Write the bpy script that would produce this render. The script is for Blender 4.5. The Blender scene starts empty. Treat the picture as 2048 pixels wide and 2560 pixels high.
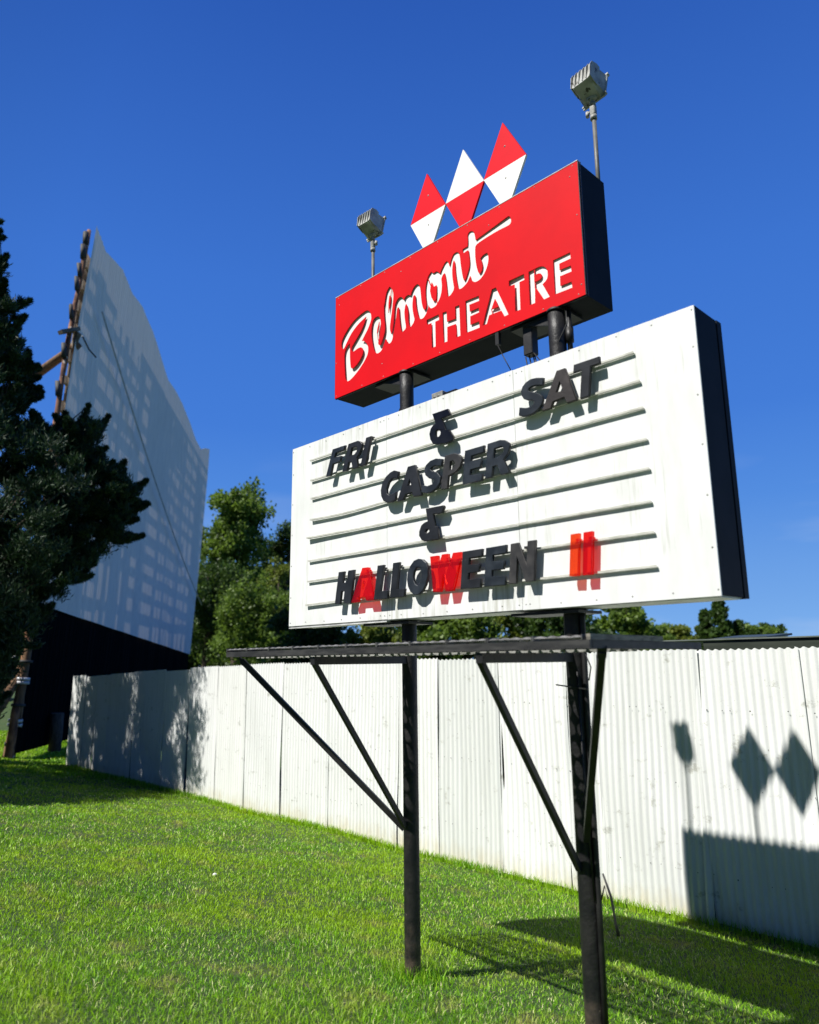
import bpy, bmesh, math, random
import numpy as np
from mathutils import Vector, Matrix
PI = math.pi
scene = bpy.context.scene
COL = scene.collection
random.seed(7); rng = np.random.default_rng(11)

# ------------------------------------------------------------------ camera
CX, CY = 4.2325, -2.9574                      # the eye stands at height 0; the lawn lies below it
CR = Vector((0.69698302, 0.71700631, -0.01079948))
CU = Vector((0.15234576, -0.13334132, 0.97929100))
CF = Vector((-0.70071780, 0.68419446, 0.20216950))
cam_d = bpy.data.cameras.new("camera")
cam = bpy.data.objects.new("camera", cam_d); COL.objects.link(cam)
cam_d.sensor_fit = 'VERTICAL'; cam_d.sensor_height = 36.0; cam_d.sensor_width = 28.8
cam_d.lens = 1825.56/2560*36.0
cam_d.clip_start = 0.05; cam_d.clip_end = 3000
cam.matrix_world = Matrix(((CR.x, CU.x, -CF.x, CX), (CR.y, CU.y, -CF.y, CY), (CR.z, CU.z, -CF.z, 0), (0, 0, 0, 1)))
cam_d.dof.use_dof = True; cam_d.dof.focus_distance = 5.2; cam_d.dof.aperture_fstop = 1.7
scene.camera = cam

# ------------------------------------------------------------------ light
SUN_EL, SUN_AZ = math.radians(52.3), math.radians(12.6)   # light travels towards +y, a little +x
SD = Vector((math.cos(SUN_EL)*math.sin(SUN_AZ), math.cos(SUN_EL)*math.cos(SUN_AZ), -math.sin(SUN_EL)))
world = bpy.data.worlds.new("World"); scene.world = world; world.use_nodes = True
wn = world.node_tree; wn.nodes.clear()
sky = wn.nodes.new('ShaderNodeTexSky'); sky.sky_type = 'NISHITA'; sky.sun_disc = False
sky.sun_elevation = SUN_EL; sky.sun_rotation = math.atan2(-SD.x, -SD.y)
sky.altitude = 300; sky.air_density = 1.0; sky.dust_density = 0.35; sky.ozone_density = 3.0
hsv = wn.nodes.new('ShaderNodeHueSaturation'); hsv.inputs['Saturation'].default_value = 1.15; hsv.inputs['Value'].default_value = 1.0
bg = wn.nodes.new('ShaderNodeBackground'); bg.inputs['Strength'].default_value = 0.10
wo = wn.nodes.new('ShaderNodeOutputWorld')
wn.links.new(sky.outputs[0], hsv.inputs['Color'])
# deep blue: most of the sky colour follows a gradient by elevation, the rest is the Nishita sky
wtc = wn.nodes.new('ShaderNodeTexCoord'); wsp = wn.nodes.new('ShaderNodeSeparateXYZ'); wn.links.new(wtc.outputs['Generated'], wsp.inputs[0])
wcr = wn.nodes.new('ShaderNodeValToRGB'); wn.links.new(wsp.outputs[2], wcr.inputs[0])
for p_, c_ in ((.0, (.20, .42, .80)), (.075, (.15, .345, .74)), (.20, (.080, .245, .68)), (.31, (.052, .188, .63)), (.48, (.042, .160, .58)), (.72, (.023, .098, .43)), (1.0, (.004, .028, .18))):
    e_ = wcr.color_ramp.elements[0] if p_ == 0 else (wcr.color_ramp.elements[-1] if p_ == 1.0 else wcr.color_ramp.elements.new(p_))
    e_.position = p_; e_.color = (*c_, 1)
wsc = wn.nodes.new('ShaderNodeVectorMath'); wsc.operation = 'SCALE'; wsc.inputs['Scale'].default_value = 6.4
wmr = wn.nodes.new('ShaderNodeMapRange'); wmr.inputs[1].default_value = -.9; wmr.inputs[2].default_value = .25; wmr.inputs[3].default_value = 1.6; wmr.inputs[4].default_value = 7.6  # sky dimmed behind the viewer to keep fill light out of the shadows
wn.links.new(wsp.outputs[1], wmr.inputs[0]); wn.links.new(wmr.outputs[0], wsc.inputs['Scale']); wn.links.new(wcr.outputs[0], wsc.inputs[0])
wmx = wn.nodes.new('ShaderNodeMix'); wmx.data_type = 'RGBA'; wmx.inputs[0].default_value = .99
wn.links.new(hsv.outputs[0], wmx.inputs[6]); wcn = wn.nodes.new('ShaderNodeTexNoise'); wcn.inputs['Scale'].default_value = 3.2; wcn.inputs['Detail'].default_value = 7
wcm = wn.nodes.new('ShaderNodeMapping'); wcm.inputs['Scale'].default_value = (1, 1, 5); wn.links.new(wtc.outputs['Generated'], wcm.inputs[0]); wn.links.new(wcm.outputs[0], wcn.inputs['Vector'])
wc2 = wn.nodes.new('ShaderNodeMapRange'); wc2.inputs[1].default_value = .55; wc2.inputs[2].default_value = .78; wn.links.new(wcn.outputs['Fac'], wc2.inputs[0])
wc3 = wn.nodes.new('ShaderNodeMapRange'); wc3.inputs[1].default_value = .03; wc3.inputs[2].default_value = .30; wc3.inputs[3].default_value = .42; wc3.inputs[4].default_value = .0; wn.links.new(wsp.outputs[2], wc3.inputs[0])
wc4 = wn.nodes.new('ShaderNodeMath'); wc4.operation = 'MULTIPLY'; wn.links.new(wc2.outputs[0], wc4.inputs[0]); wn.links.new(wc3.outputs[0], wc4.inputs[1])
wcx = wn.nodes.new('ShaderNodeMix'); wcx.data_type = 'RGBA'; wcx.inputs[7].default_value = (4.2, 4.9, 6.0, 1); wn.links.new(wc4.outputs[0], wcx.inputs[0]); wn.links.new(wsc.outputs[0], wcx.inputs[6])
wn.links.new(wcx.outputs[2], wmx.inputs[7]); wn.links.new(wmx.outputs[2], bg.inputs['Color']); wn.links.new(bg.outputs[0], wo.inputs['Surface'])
sun_d = bpy.data.lights.new("sun", 'SUN'); sun_d.energy = 5.0; sun_d.angle = math.radians(0.55); sun_d.color = (1.0, 0.972, 0.925)
sun = bpy.data.objects.new("sun", sun_d); COL.objects.link(sun); sun.rotation_euler = SD.to_track_quat('-Z', 'Y').to_euler()
sun.location = (0, 0, 30)
scene.view_settings.view_transform = 'Standard'; scene.view_settings.look = 'None'
scene.view_settings.exposure = 0.52; scene.view_settings.gamma = 1.0
scene.render.engine = 'CYCLES'
scene.cycles.transparent_max_bounces = 12; scene.cycles.max_bounces = 8

# ------------------------------------------------------------------ helpers
def ray(u, v):
    return CF + CR*((u-1024)/1825.56) - CU*((v-1280)/1825.56)
def at(u, v, Y):                               # the point seen at pixel (u, v) of the photo on the plane y = Y
    d = ray(u, v); t = (Y-CY)/d.y
    return Vector((CX+d.x*t, Y, d.z*t))
def away(u, v, dist):                          # the point at a horizontal distance along that line of sight
    d = ray(u, v); h = math.hypot(d.x, d.y)
    return Vector((CX+d.x/h*dist, CY+d.y/h*dist, d.z/h*dist))

def tag(o, label=None, cat=None, group=None, kind=None):
    if label: o['label'] = label
    if cat: o['category'] = cat
    if group: o['group'] = group
    if kind: o['kind'] = kind
    return o
def empty(name, loc, rz=0):
    o = bpy.data.objects.new(name, None); o.location = loc; o.rotation_euler.z = rz; o.empty_display_size = .2
    COL.objects.link(o); return o
def link(name, me, mats, parent=None):
    for m in (mats if isinstance(mats, (list, tuple)) else [mats]): me.materials.append(m)
    o = bpy.data.objects.new(name, me); COL.objects.link(o)
    if parent is not None:
        o.parent = parent
        o.matrix_parent_inverse = Matrix.Translation(-Vector(world_loc(parent)))
    return o
def world_loc(o):                              # parts are modelled in world coordinates, so only Empties are offset
    return o.location if o.type == 'EMPTY' else (0, 0, 0)
class MB:
    """collects shapes given in world coordinates; build() makes ONE mesh object"""
    def __init__(s): s.bm = bmesh.new()
    def _f(s, vs, mi=0, smooth=False):
        try: f = s.bm.faces.new(vs)
        except ValueError: return None
        f.material_index = mi; f.smooth = smooth; return f
    def box(s, a, b, mi=0, bev=0.0):
        x0, y0, z0 = a; x1, y1, z1 = b
        vs = [s.bm.verts.new(p) for p in ((x0,y0,z0),(x1,y0,z0),(x1,y1,z0),(x0,y1,z0),(x0,y0,z1),(x1,y0,z1),(x1,y1,z1),(x0,y1,z1))]
        fs = [s._f([vs[i] for i in q], mi) for q in ((3,2,1,0),(4,5,6,7),(0,1,5,4),(1,2,6,5),(2,3,7,6),(3,0,4,7))]
        if bev > 0:
            es = list({e for f in fs for e in f.edges})
            bmesh.ops.bevel(s.bm, geom=es, offset=bev, segments=1, affect='EDGES', material=-1)
        return s
    def bar(s, p, q, w, h, mi=0, up=(0, 0, 1)):
        p, q = Vector(p), Vector(q); d = (q-p).normalized(); up = Vector(up)
        sx = d.cross(up)
        if sx.length < 1e-4: sx = d.cross(Vector((0, 1, 0)))
        sx.normalize(); sz = sx.cross(d)
        vs = [s.bm.verts.new(c + sx*(i*w/2) + sz*(j*h/2)) for c in (p, q) for i, j in ((-1,-1),(1,-1),(1,1),(-1,1))]
        for k in ((3,2,1,0),(4,5,6,7),(0,1,5,4),(1,2,6,5),(2,3,7,6),(3,0,4,7)): s._f([vs[i] for i in k], mi)
        return s
    def tube(s, pts, r, n=12, mi=0, caps=True, wob=0.0):
        pts = [Vector(p) for p in pts]; rs = r if isinstance(r, (list, tuple)) else [r]*len(pts)
        rings = []; ref = None
        for i, p in enumerate(pts):
            d = (pts[min(i+1, len(pts)-1)]-pts[max(i-1, 0)]).normalized()
            if ref is None: ref = Vector((0, 0, 1)) if abs(d.z) < .9 else Vector((1, 0, 0))
            a = d.cross(ref).normalized(); b = a.cross(d).normalized(); ref = b.cross(a)*-1 if False else ref
            ring = []
            for k in range(n):
                t = 2*PI*k/n; rr = rs[i]*(1+(random.uniform(-wob, wob) if wob else 0))
                ring.append(s.bm.verts.new(p + a*math.cos(t)*rr + b*math.sin(t)*rr))
            rings.append(ring)
        for A, B in zip(rings, rings[1:]):
            for k in range(n): s._f([A[k], A[(k+1) % n], B[(k+1) % n], B[k]], mi, True)
        if caps: s._f(rings[0][::-1], mi); s._f(rings[-1], mi)
        return s
    def poly(s, pts, mi=0):
        s._f([s.bm.verts.new(p) for p in pts], mi); return s
    def prism(s, pts, off, mi=0):
        off = Vector(off); A = [s.bm.verts.new(p) for p in pts]; B = [s.bm.verts.new(Vector(p)+off) for p in pts]
        s._f(A, mi); s._f(B[::-1], mi); n = len(A)
        for i in range(n): s._f([A[i], B[i], B[(i+1) % n], A[(i+1) % n]], mi)
        return s
    def rivet(s, c, r, mi=0, n=8, ax=(0, -1, 0)):
        ax = Vector(ax); c = Vector(c); a = ax.cross(Vector((0, 0, 1))).normalized(); b = ax.cross(a)
        ring = [s.bm.verts.new(c + (a*math.cos(2*PI*k/n) + b*math.sin(2*PI*k/n))*r) for k in range(n)]
        t = s.bm.verts.new(c + ax*r*.6)
        for k in range(n): s._f([ring[k], ring[(k+1) % n], t], mi)
        return s
    def build(s, name, mats, parent=None, recalc=True):
        if recalc: bmesh.ops.recalc_face_normals(s.bm, faces=s.bm.faces)
        me = bpy.data.meshes.new(name); s.bm.to_mesh(me); s.bm.free()
        return link(name, me, mats, parent)
def build_each(m, name, mats, parent=None):
    """one object per separate piece collected in m"""
    bm = m.bm; bmesh.ops.recalc_face_normals(bm, faces=bm.faces); bm.verts.ensure_lookup_table(); bm.verts.index_update()
    seen = set(); out = []
    for v in bm.verts:
        if v.index in seen: continue
        st = [v]; seen.add(v.index); isl = []
        while st:
            a = st.pop(); isl.append(a)
            for e in a.link_edges:
                b = e.other_vert(a)
                if b.index not in seen: seen.add(b.index); st.append(b)
        ids = {a.index: k for k, a in enumerate(isl)}; fs = {f for a in isl for f in a.link_faces}
        me = bpy.data.meshes.new(name); me.from_pydata([tuple(a.co) for a in isl], [], [[ids[w.index] for w in f.verts] for f in fs])
        sm = [f.smooth for f in fs]; me.polygons.foreach_set('use_smooth', sm); me.update()
        out.append(link(name, me, mats, parent))
    bm.free(); return out
def np_mesh(name, co, faces_n, idx, tint=None, smooth=False):
    """co (N,3); idx flat loop indices; faces_n per-face corner count"""
    me = bpy.data.meshes.new(name)
    me.vertices.add(len(co)); me.vertices.foreach_set('co', np.asarray(co, np.float32).ravel())
    me.loops.add(len(idx)); me.loops.foreach_set('vertex_index', np.asarray(idx, np.int32))
    st = np.concatenate([[0], np.cumsum(faces_n)[:-1]]).astype(np.int32)
    me.polygons.add(len(faces_n)); me.polygons.foreach_set('loop_start', st)
    if smooth: me.polygons.foreach_set('use_smooth', np.ones(len(faces_n), bool))
    if tint is not None:
        a = me.attributes.new('tint', 'FLOAT', 'POINT'); a.data.foreach_set('value', np.asarray(tint, np.float32))
    me.update(calc_edges=True); me.validate()
    return me

# ------------------------------------------------------------------ materials
def new_mat(name):
    m = bpy.data.materials.new(name); m.use_nodes = True; nt = m.node_tree
    return m, nt, nt.nodes['Principled BSDF'], nt.nodes['Material Output']
def N(nt, t, **kw):
    n = nt.nodes.new(t)
    for k, v in kw.items():
        if k in n.inputs: n.inputs[k].default_value = v
        else: setattr(n, k, v)
    return n
def ramp(nt, src, stops):
    r = nt.nodes.new('ShaderNodeValToRGB'); el = r.color_ramp.elements
    while len(el) < len(stops): el.new(.5)
    for e, (p, c) in zip(el, stops): e.position = p; e.color = (*c, 1) if len(c) == 3 else c
    nt.links.new(src, r.inputs[0]); return r.outputs[0]
def mixc(nt, fac, a, b, bt='MIX'):
    m = nt.nodes.new('ShaderNodeMix'); m.data_type = 'RGBA'; m.blend_type = bt
    for s, v in ((m.inputs[0], fac), (m.inputs[6], a), (m.inputs[7], b)):
        if isinstance(v, bpy.types.NodeSocket): nt.links.new(v, s)
        elif isinstance(v, (int, float)): s.default_value = v
        else: s.default_value = (*v, 1)
    return m.outputs[2]
def coords(nt, scale=(1, 1, 1), kind='Object'):
    tc = nt.nodes.new('ShaderNodeTexCoord'); mp = nt.nodes.new('ShaderNodeMapping'); mp.inputs['Scale'].default_value = scale
    nt.links.new(tc.outputs[kind], mp.inputs[0]); return mp.outputs[0]
def noise(nt, vec, scale, detail=4, rough=.55):
    n = N(nt, 'ShaderNodeTexNoise', Scale=scale, Detail=detail, Roughness=rough); nt.links.new(vec, n.inputs['Vector']); return n.outputs['Fac']
def bump(nt, bsdf, h, strength, dist=.01):
    b = N(nt, 'ShaderNodeBump', Strength=strength, Distance=dist); nt.links.new(h, b.inputs['Height']); nt.links.new(b.outputs[0], bsdf.inputs['Normal'])
def paint(name, c1, c2, scale=6, rough=.5, stretch=(1, 1, 1), contrast=(.42, .62), b=.15, spec=.4, fleck=None):
    m, nt, p, o = new_mat(name)
    v = coords(nt, stretch); f = noise(nt, v, scale, 6)
    col = mixc(nt, ramp(nt, f, [(contrast[0], (0, 0, 0)), (contrast[1], (1, 1, 1))]), c1, c2)
    if fleck:
        f2 = noise(nt, coords(nt), fleck[1], 3, .7); col = mixc(nt, ramp(nt, f2, [(fleck[2], (0, 0, 0)), (fleck[2]+.03, (1, 1, 1))]), col, fleck[0])
    nt.links.new(col, p.inputs['Base Color']); p.inputs['Roughness'].default_value = rough; p.inputs['Specular IOR Level'].default_value = spec
    if b: bump(nt, p, noise(nt, coords(nt), scale*12, 3), b, .003)
    return m

M = {}
def board_mat():
    m, nt, p, o = new_mat('sign_white')
    f = noise(nt, coords(nt, (3, 1, .8)), 3, 6, .6); col = mixc(nt, ramp(nt, f, [(.40, (0, 0, 0)), (.78, (1, 1, 1))]), (.745, .755, .74), (.63, .64, .605))
    st = noise(nt, coords(nt, (26, 1, 1.6)), 1.6, 5, .65); big = noise(nt, coords(nt), 1.7, 3)
    mu = N(nt, 'ShaderNodeMath', operation='MULTIPLY'); nt.links.new(st, mu.inputs[0]); nt.links.new(big, mu.inputs[1])
    col = mixc(nt, ramp(nt, mu.outputs[0], [(.30, (0, 0, 0)), (.44, (1, 1, 1))]), col, (.50, .505, .45))
    fl = noise(nt, coords(nt), 34, 3, .7); col = mixc(nt, ramp(nt, fl, [(.77, (0, 0, 0)), (.80, (1, 1, 1))]), col, (.36, .35, .30))
    nt.links.new(col, p.inputs['Base Color']); p.inputs['Roughness'].default_value = .55; p.inputs['Specular IOR Level'].default_value = .3
    bump(nt, p, noise(nt, coords(nt), 2.2, 2), .25, .01); return m
M['sign_white'] = board_mat()
M['grate'] = paint('grating_metal', (.16, .16, .155), (.07, .07, .068), 30, .5)
M['flash'] = paint('flashing', (.62, .62, .6), (.4, .4, .38), 9, .4)
M['navy'] = paint('cabinet_side', (.004, .007, .012), (.008, .011, .017), 5, .7, spec=.15, fleck=((.05, .06, .07), 40, .76))
M['black'] = paint('black_paint', (.010, .010, .011), (.022, .021, .021), 8, .5, b=.35, fleck=((.09, .085, .08), 34, .75))
def post_mat():
    m, nt, p, o = new_mat('post_paint')
    f = noise(nt, coords(nt), 9, 6, .6); col = mixc(nt, ramp(nt, f, [(.42, (0, 0, 0)), (.65, (1, 1, 1))]), (.009, .009, .010), (.022, .021, .020))
    f2 = noise(nt, coords(nt), 30, 3, .7); col = mixc(nt, ramp(nt, f2, [(.70, (0, 0, 0)), (.74, (1, 1, 1))]), col, (.12, .10, .08))
    geo = nt.nodes.new('ShaderNodeNewGeometry'); sep = nt.nodes.new('ShaderNodeSeparateXYZ'); nt.links.new(geo.outputs['Position'], sep.inputs[0])
    mr = N(nt, 'ShaderNodeMapRange'); mr.inputs[1].default_value = -1.72; mr.inputs[2].default_value = -1.15; mr.inputs[3].default_value = 1; mr.inputs[4].default_value = 0
    nt.links.new(sep.outputs[2], mr.inputs[0]); mu = N(nt, 'ShaderNodeMath', operation='MULTIPLY'); nt.links.new(mr.outputs[0], mu.inputs[0]); nt.links.new(noise(nt, coords(nt), 16, 5, .7), mu.inputs[1])
    col = mixc(nt, ramp(nt, mu.outputs[0], [(.25, (0, 0, 0)), (.6, (1, 1, 1))]), col, (.10, .075, .055))
    nt.links.new(col, p.inputs['Base Color']); p.inputs['Roughness'].default_value = .48; p.inputs['Specular IOR Level'].default_value = .35
    bump(nt, p, noise(nt, coords(nt), 38, 4, .65), .7, .006); return m
M['post'] = post_mat()
M['beam_black'] = paint('beam_black', (.018, .018, .019), (.055, .054, .052), 14, .6, (.6, 1, 3), (.4, .75), .4, fleck=((.2, .19, .17), 22, .74))
M['underside'] = paint('underside', (.035, .035, .034), (.085, .085, .08), 5, .7)
M['red_face'] = paint('red_panel', (.66, .002, .007), (.60, .002, .007), 2.5, .6, b=.02, spec=.12)
M['red_face2'] = paint('red_shape', (.70, .003, .014), (.64, .003, .012), 4, .6, b=.02, spec=.12)
M['white_shape'] = paint('white_shape', (.80, .79, .76), (.74, .73, .69), 4, .5, b=.02)
M['backing'] = paint('backing_white', (.78, .77, .74), (.72, .71, .67), 4, .6, b=.02)
M['letter'] = paint('letter_black', (.011, .012, .014), (.022, .024, .028), 9, .42, (1, 1, 1), (.4, .65), .25, fleck=((.05, .052, .055), 30, .72))
M['letter_blue'] = paint('letter_bluish', (.012, .016, .021), (.026, .032, .040), 11, .4, b=.2)
M['letter_worn'] = paint('letter_worn', (.020, .020, .021), (.055, .052, .05), 12, .5, b=.3, contrast=(.38, .7))
M['letter_brown'] = paint('letter_brown', (.022, .018, .017), (.048, .040, .038), 10, .5, b=.3)
M['letter_gloss'] = paint('letter_gloss', (.006, .006, .007), (.012, .012, .013), 8, .18, b=.1, spec=.6)
M['galv'] = paint('galvanised', (.33, .33, .31), (.20, .20, .18), 18, .5, b=.3, fleck=((.08, .07, .06), 22, .66))
M['lamp_metal'] = paint('lamp_metal', (.42, .43, .41), (.20, .20, .18), 14, .5, b=.4, contrast=(.4, .7), fleck=((.06, .055, .045), 16, .62))
M['pole_grey'] = paint('lamp_pole', (.16, .155, .135), (.10, .097, .085), 14, .5, b=.2)
M['rail'] = paint('rail', (.62, .62, .56), (.46, .46, .40), 12, .5, (1, 1, 3), b=.1)
M['wood'] = paint('pole_wood', (.23, .13, .065), (.08, .045, .025), 3, .85, (9, 9, .8), (.35, .7), .8)
M['bark'] = paint('bark', (.10, .075, .055), (.045, .032, .024), 8, .9, (4, 4, .8), b=.9)
M['rusty'] = paint('rusty_wood', (.30, .145, .075), (.08, .032, .02), 2.2, .85, (3, 3, 1.2), (.4, .6), .8, fleck=((.6, .5, .4), 3, .62))
M['plank'] = paint('grey_plank', (.22, .19, .16), (.12, .10, .085), 5, .85, (1, 1, 1), b=.5)
M['cable'] = paint('cable', (.55, .55, .55), (.4, .4, .4), 5, .5, b=0)
M['black_cable'] = paint('black_cable', (.01, .01, .01), (.015, .015, .015), 5, .5, b=0)
M['concrete'] = paint('tan_deck', (.25, .23, .19), (.12, .11, .095), 16, .8, (1, 1, 4), b=.4)
M['band'] = paint('metal_band', (.55, .56, .58), (.4, .4, .42), 6, .4, b=.1)
M['green_roof'] = paint('green_fascia', (.025, .032, .022), (.04, .048, .035), 5, .5, (.4, 1, 3))
M['green_roof_top'] = paint('roof_sheet', (.10, .12, .10), (.14, .16, .14), 5, .5)
M['wall_dark'] = paint('dark_wall', (.05, .05, .05), (.03, .03, .03), 5, .7)
M['skirt'] = paint('screen_skirt', (.0015, .002, .0025), (.004, .005, .006), 3, .9, (6, 6, .35), (.4, .75), .1, spec=.03, fleck=((.08, .09, .11), 9, .80))
M['lens'] = paint('lamp_glass', (.25, .27, .28), (.2, .22, .23), 5, .12, b=0, spec=.6)

def fence_mat():
    m, nt, p, o = new_mat('fence_paint')
    v = coords(nt, (9, 1, .55)); f = noise(nt, v, 1.6, 6, .6)
    col = mixc(nt, ramp(nt, f, [(.45, (0, 0, 0)), (.85, (1, 1, 1))]), (.765, .775, .755), (.64, .65, .62))
    oi = nt.nodes.new('ShaderNodeObjectInfo'); col = mixc(nt, 1.0, col, ramp(nt, oi.outputs['Random'], [(0, (.86, .87, .86)), (.6, (1, 1, 1)), (1, (1.0, .99, .95))]), 'MULTIPLY')
    # peeling and grey scuffs
    s = noise(nt, coords(nt, (1, 1, 1.3)), 5.5, 8, .72)
    col = mixc(nt, ramp(nt, s, [(.60, (0, 0, 0)), (.69, (1, 1, 1))]), col, (.45, .455, .41))
    s2 = noise(nt, coords(nt, (3, 1, 1.5)), 20, 2, .6)
    col = mixc(nt, ramp(nt, s2, [(.745, (0, 0, 0)), (.77, (1, 1, 1))]), col, (.17, .15, .12))
    # splashed earth and algae near the bottom edge
    geo = nt.nodes.new('ShaderNodeNewGeometry'); sep = nt.nodes.new('ShaderNodeSeparateXYZ'); nt.links.new(geo.outputs['Position'], sep.inputs[0])
    mr = N(nt, 'ShaderNodeMapRange'); mr.inputs[1].default_value = -2.18; mr.inputs[2].default_value = -1.72; mr.inputs[3].default_value = 1; mr.inputs[4].default_value = 0
    nt.links.new(sep.outputs[2], mr.inputs[0])
    w = noise(nt, coords(nt, (2.5, 1, .8)), 3.5, 5, .7)
    mu = N(nt, 'ShaderNodeMath', operation='MULTIPLY'); nt.links.new(mr.outputs[0], mu.inputs[0]); nt.links.new(w, mu.inputs[1])
    col = mixc(nt, ramp(nt, mu.outputs[0], [(.22, (0, 0, 0)), (.66, (1, 1, 1))]), col, (.56, .49, .33))
    nt.links.new(col, p.inputs['Base Color']); p.inputs['Roughness'].default_value = .5; p.inputs['Specular IOR Level'].default_value = .3
    bump(nt, p, noise(nt, coords(nt), 16, 5, .7), .25, .006)
    return m
M['fence'] = fence_mat()
def screen_mat():
    m, nt, p, o = new_mat('screen_sheet')
    f = noise(nt, coords(nt, (1, 1, .12)), 5, 5)
    col = mixc(nt, ramp(nt, f, [(.4, (0, 0, 0)), (.75, (1, 1, 1))]), (.88, .80, .70), (.76, .70, .62))
    d = nt.nodes.new('ShaderNodeBsdfDiffuse'); t = nt.nodes.new('ShaderNodeBsdfTranslucent'); mx = nt.nodes.new('ShaderNodeMixShader')
    nt.links.new(col, d.inputs[0]); t.inputs[0].default_value = (.95, .88, .76, 1); mx.inputs[0].default_value = .045
    nt.links.new(d.outputs[0], mx.inputs[1]); nt.links.new(t.outputs[0], mx.inputs[2]); nt.links.new(mx.outputs[0], o.inputs['Surface'])
    return m
M['screen'] = screen_mat()
def acrylic(name, tr, body):
    m, nt, p, o = new_mat(name)
    a = nt.nodes.new('ShaderNodeBsdfTransparent'); a.inputs[0].default_value = (*tr, 1)
    b = nt.nodes.new('ShaderNodeBsdfTranslucent'); b.inputs[0].default_value = (*body, 1)
    d = nt.nodes.new('ShaderNodeBsdfDiffuse'); d.inputs[0].default_value = (*body, 1)
    g = nt.nodes.new('ShaderNodeBsdfGlossy'); g.inputs['Roughness'].default_value = .15
    x1 = nt.nodes.new('ShaderNodeMixShader'); x1.inputs[0].default_value = .5; nt.links.new(b.outputs[0], x1.inputs[1]); nt.links.new(d.outputs[0], x1.inputs[2])
    x2 = nt.nodes.new('ShaderNodeMixShader'); x2.inputs[0].default_value = .27; nt.links.new(a.outputs[0], x2.inputs[1]); nt.links.new(x1.outputs[0], x2.inputs[2])
    x3 = nt.nodes.new('ShaderNodeMixShader'); x3.inputs[0].default_value = .04; nt.links.new(x2.outputs[0], x3.inputs[1]); nt.links.new(g.outputs[0], x3.inputs[2])
    nt.links.new(x3.outputs[0], o.inputs['Surface']); return m
M['acrylic'] = acrylic('red_acrylic', (.92, .16, .10), (.80, .012, .03))
M['acrylic_o'] = acrylic('orange_acrylic', (.95, .32, .12), (.88, .055, .02))
def leaf_mat(name, dark, light, trans=.25, rough=.5, spec=.3):
    m, nt, p, o = new_mat(name)
    at_ = N(nt, 'ShaderNodeAttribute'); at_.attribute_name = 'tint'
    col = ramp(nt, at_.outputs['Fac'], [(0, dark), (.75, light), (1, tuple(min(1, c*1.5) for c in light))])
    nt.links.new(col, p.inputs['Base Color']); p.inputs['Roughness'].default_value = rough; p.inputs['Specular IOR Level'].default_value = spec
    t = nt.nodes.new('ShaderNodeBsdfTranslucent'); tc = mixc(nt, .5, col, (light[0]*1.6, light[1]*1.7, light[2])); nt.links.new(tc, t.inputs[0])
    mx = nt.nodes.new('ShaderNodeMixShader'); mx.inputs[0].default_value = trans
    nt.links.new(p.outputs[0], mx.inputs[1]); nt.links.new(t.outputs[0], mx.inputs[2]); nt.links.new(mx.outputs[0], o.inputs['Surface'])
    return m
def grass_mat(name, blade=True):
    m, nt, p, o = new_mat(name)
    geo = nt.nodes.new('ShaderNodeNewGeometry')
    big = noise(nt, geo.outputs['Position'], .8, 4, .6); mid = noise(nt, geo.outputs['Position'], 3.3, 4, .65)
    if blade:
        at_ = N(nt, 'ShaderNodeAttribute'); at_.attribute_name = 'tint'
        c = ramp(nt, at_.outputs['Fac'], [(0, (.025, .09, .003)), (.40, (.13, .38, .006)), (.80, (.36, .62, .03)), (1, (.85, .85, .42))])
        c = mixc(nt, ramp(nt, big, [(.42, (0, 0, 0)), (.66, (1, 1, 1))]), c, (.30, .50, .008))
        c = mixc(nt, ramp(nt, mid, [(.54, (0, 0, 0)), (.72, (.9, .9, .9))]), c, (.42, .42, .09))
        nt.links.new(c, p.inputs['Base Color']); p.inputs['Roughness'].default_value = .45; p.inputs['Specular IOR Level'].default_value = .28
        t = nt.nodes.new('ShaderNodeBsdfTranslucent'); nt.links.new(mixc(nt, .4, c, (.42, .62, .02)), t.inputs[0])
        mx = nt.nodes.new('ShaderNodeMixShader'); mx.inputs[0].default_value = .35
        nt.links.new(p.outputs[0], mx.inputs[1]); nt.links.new(t.outputs[0], mx.inputs[2]); nt.links.new(mx.outputs[0], o.inputs['Surface'])
    else:
        fine = noise(nt, geo.outputs['Position'], 60, 4, .8)
        c = mixc(nt, ramp(nt, fine, [(.35, (0, 0, 0)), (.65, (1, 1, 1))]), (.018, .035, .006), (.05, .10, .010))
        c = mixc(nt, ramp(nt, mid, [(.55, (0, 0, 0)), (.75, (1, 1, 1))]), c, (.10, .09, .045))
        nt.links.new(c, p.inputs['Base Color']); p.inputs['Roughness'].default_value = .9
        bump(nt, p, fine, .6, .03)
    return m
M['blade'] = grass_mat('grass_blade'); M['soil'] = grass_mat('lawn_ground', False)
M['juniper'] = leaf_mat('juniper_leaf', (.006, .019, .009), (.028, .062, .017), .10, .6)
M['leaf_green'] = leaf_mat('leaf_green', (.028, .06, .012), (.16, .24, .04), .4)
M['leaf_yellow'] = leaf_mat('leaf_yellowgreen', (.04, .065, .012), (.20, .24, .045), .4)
M['leaf_dark'] = leaf_mat('leaf_dark', (.014, .034, .010), (.07, .125, .025), .35)

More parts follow.
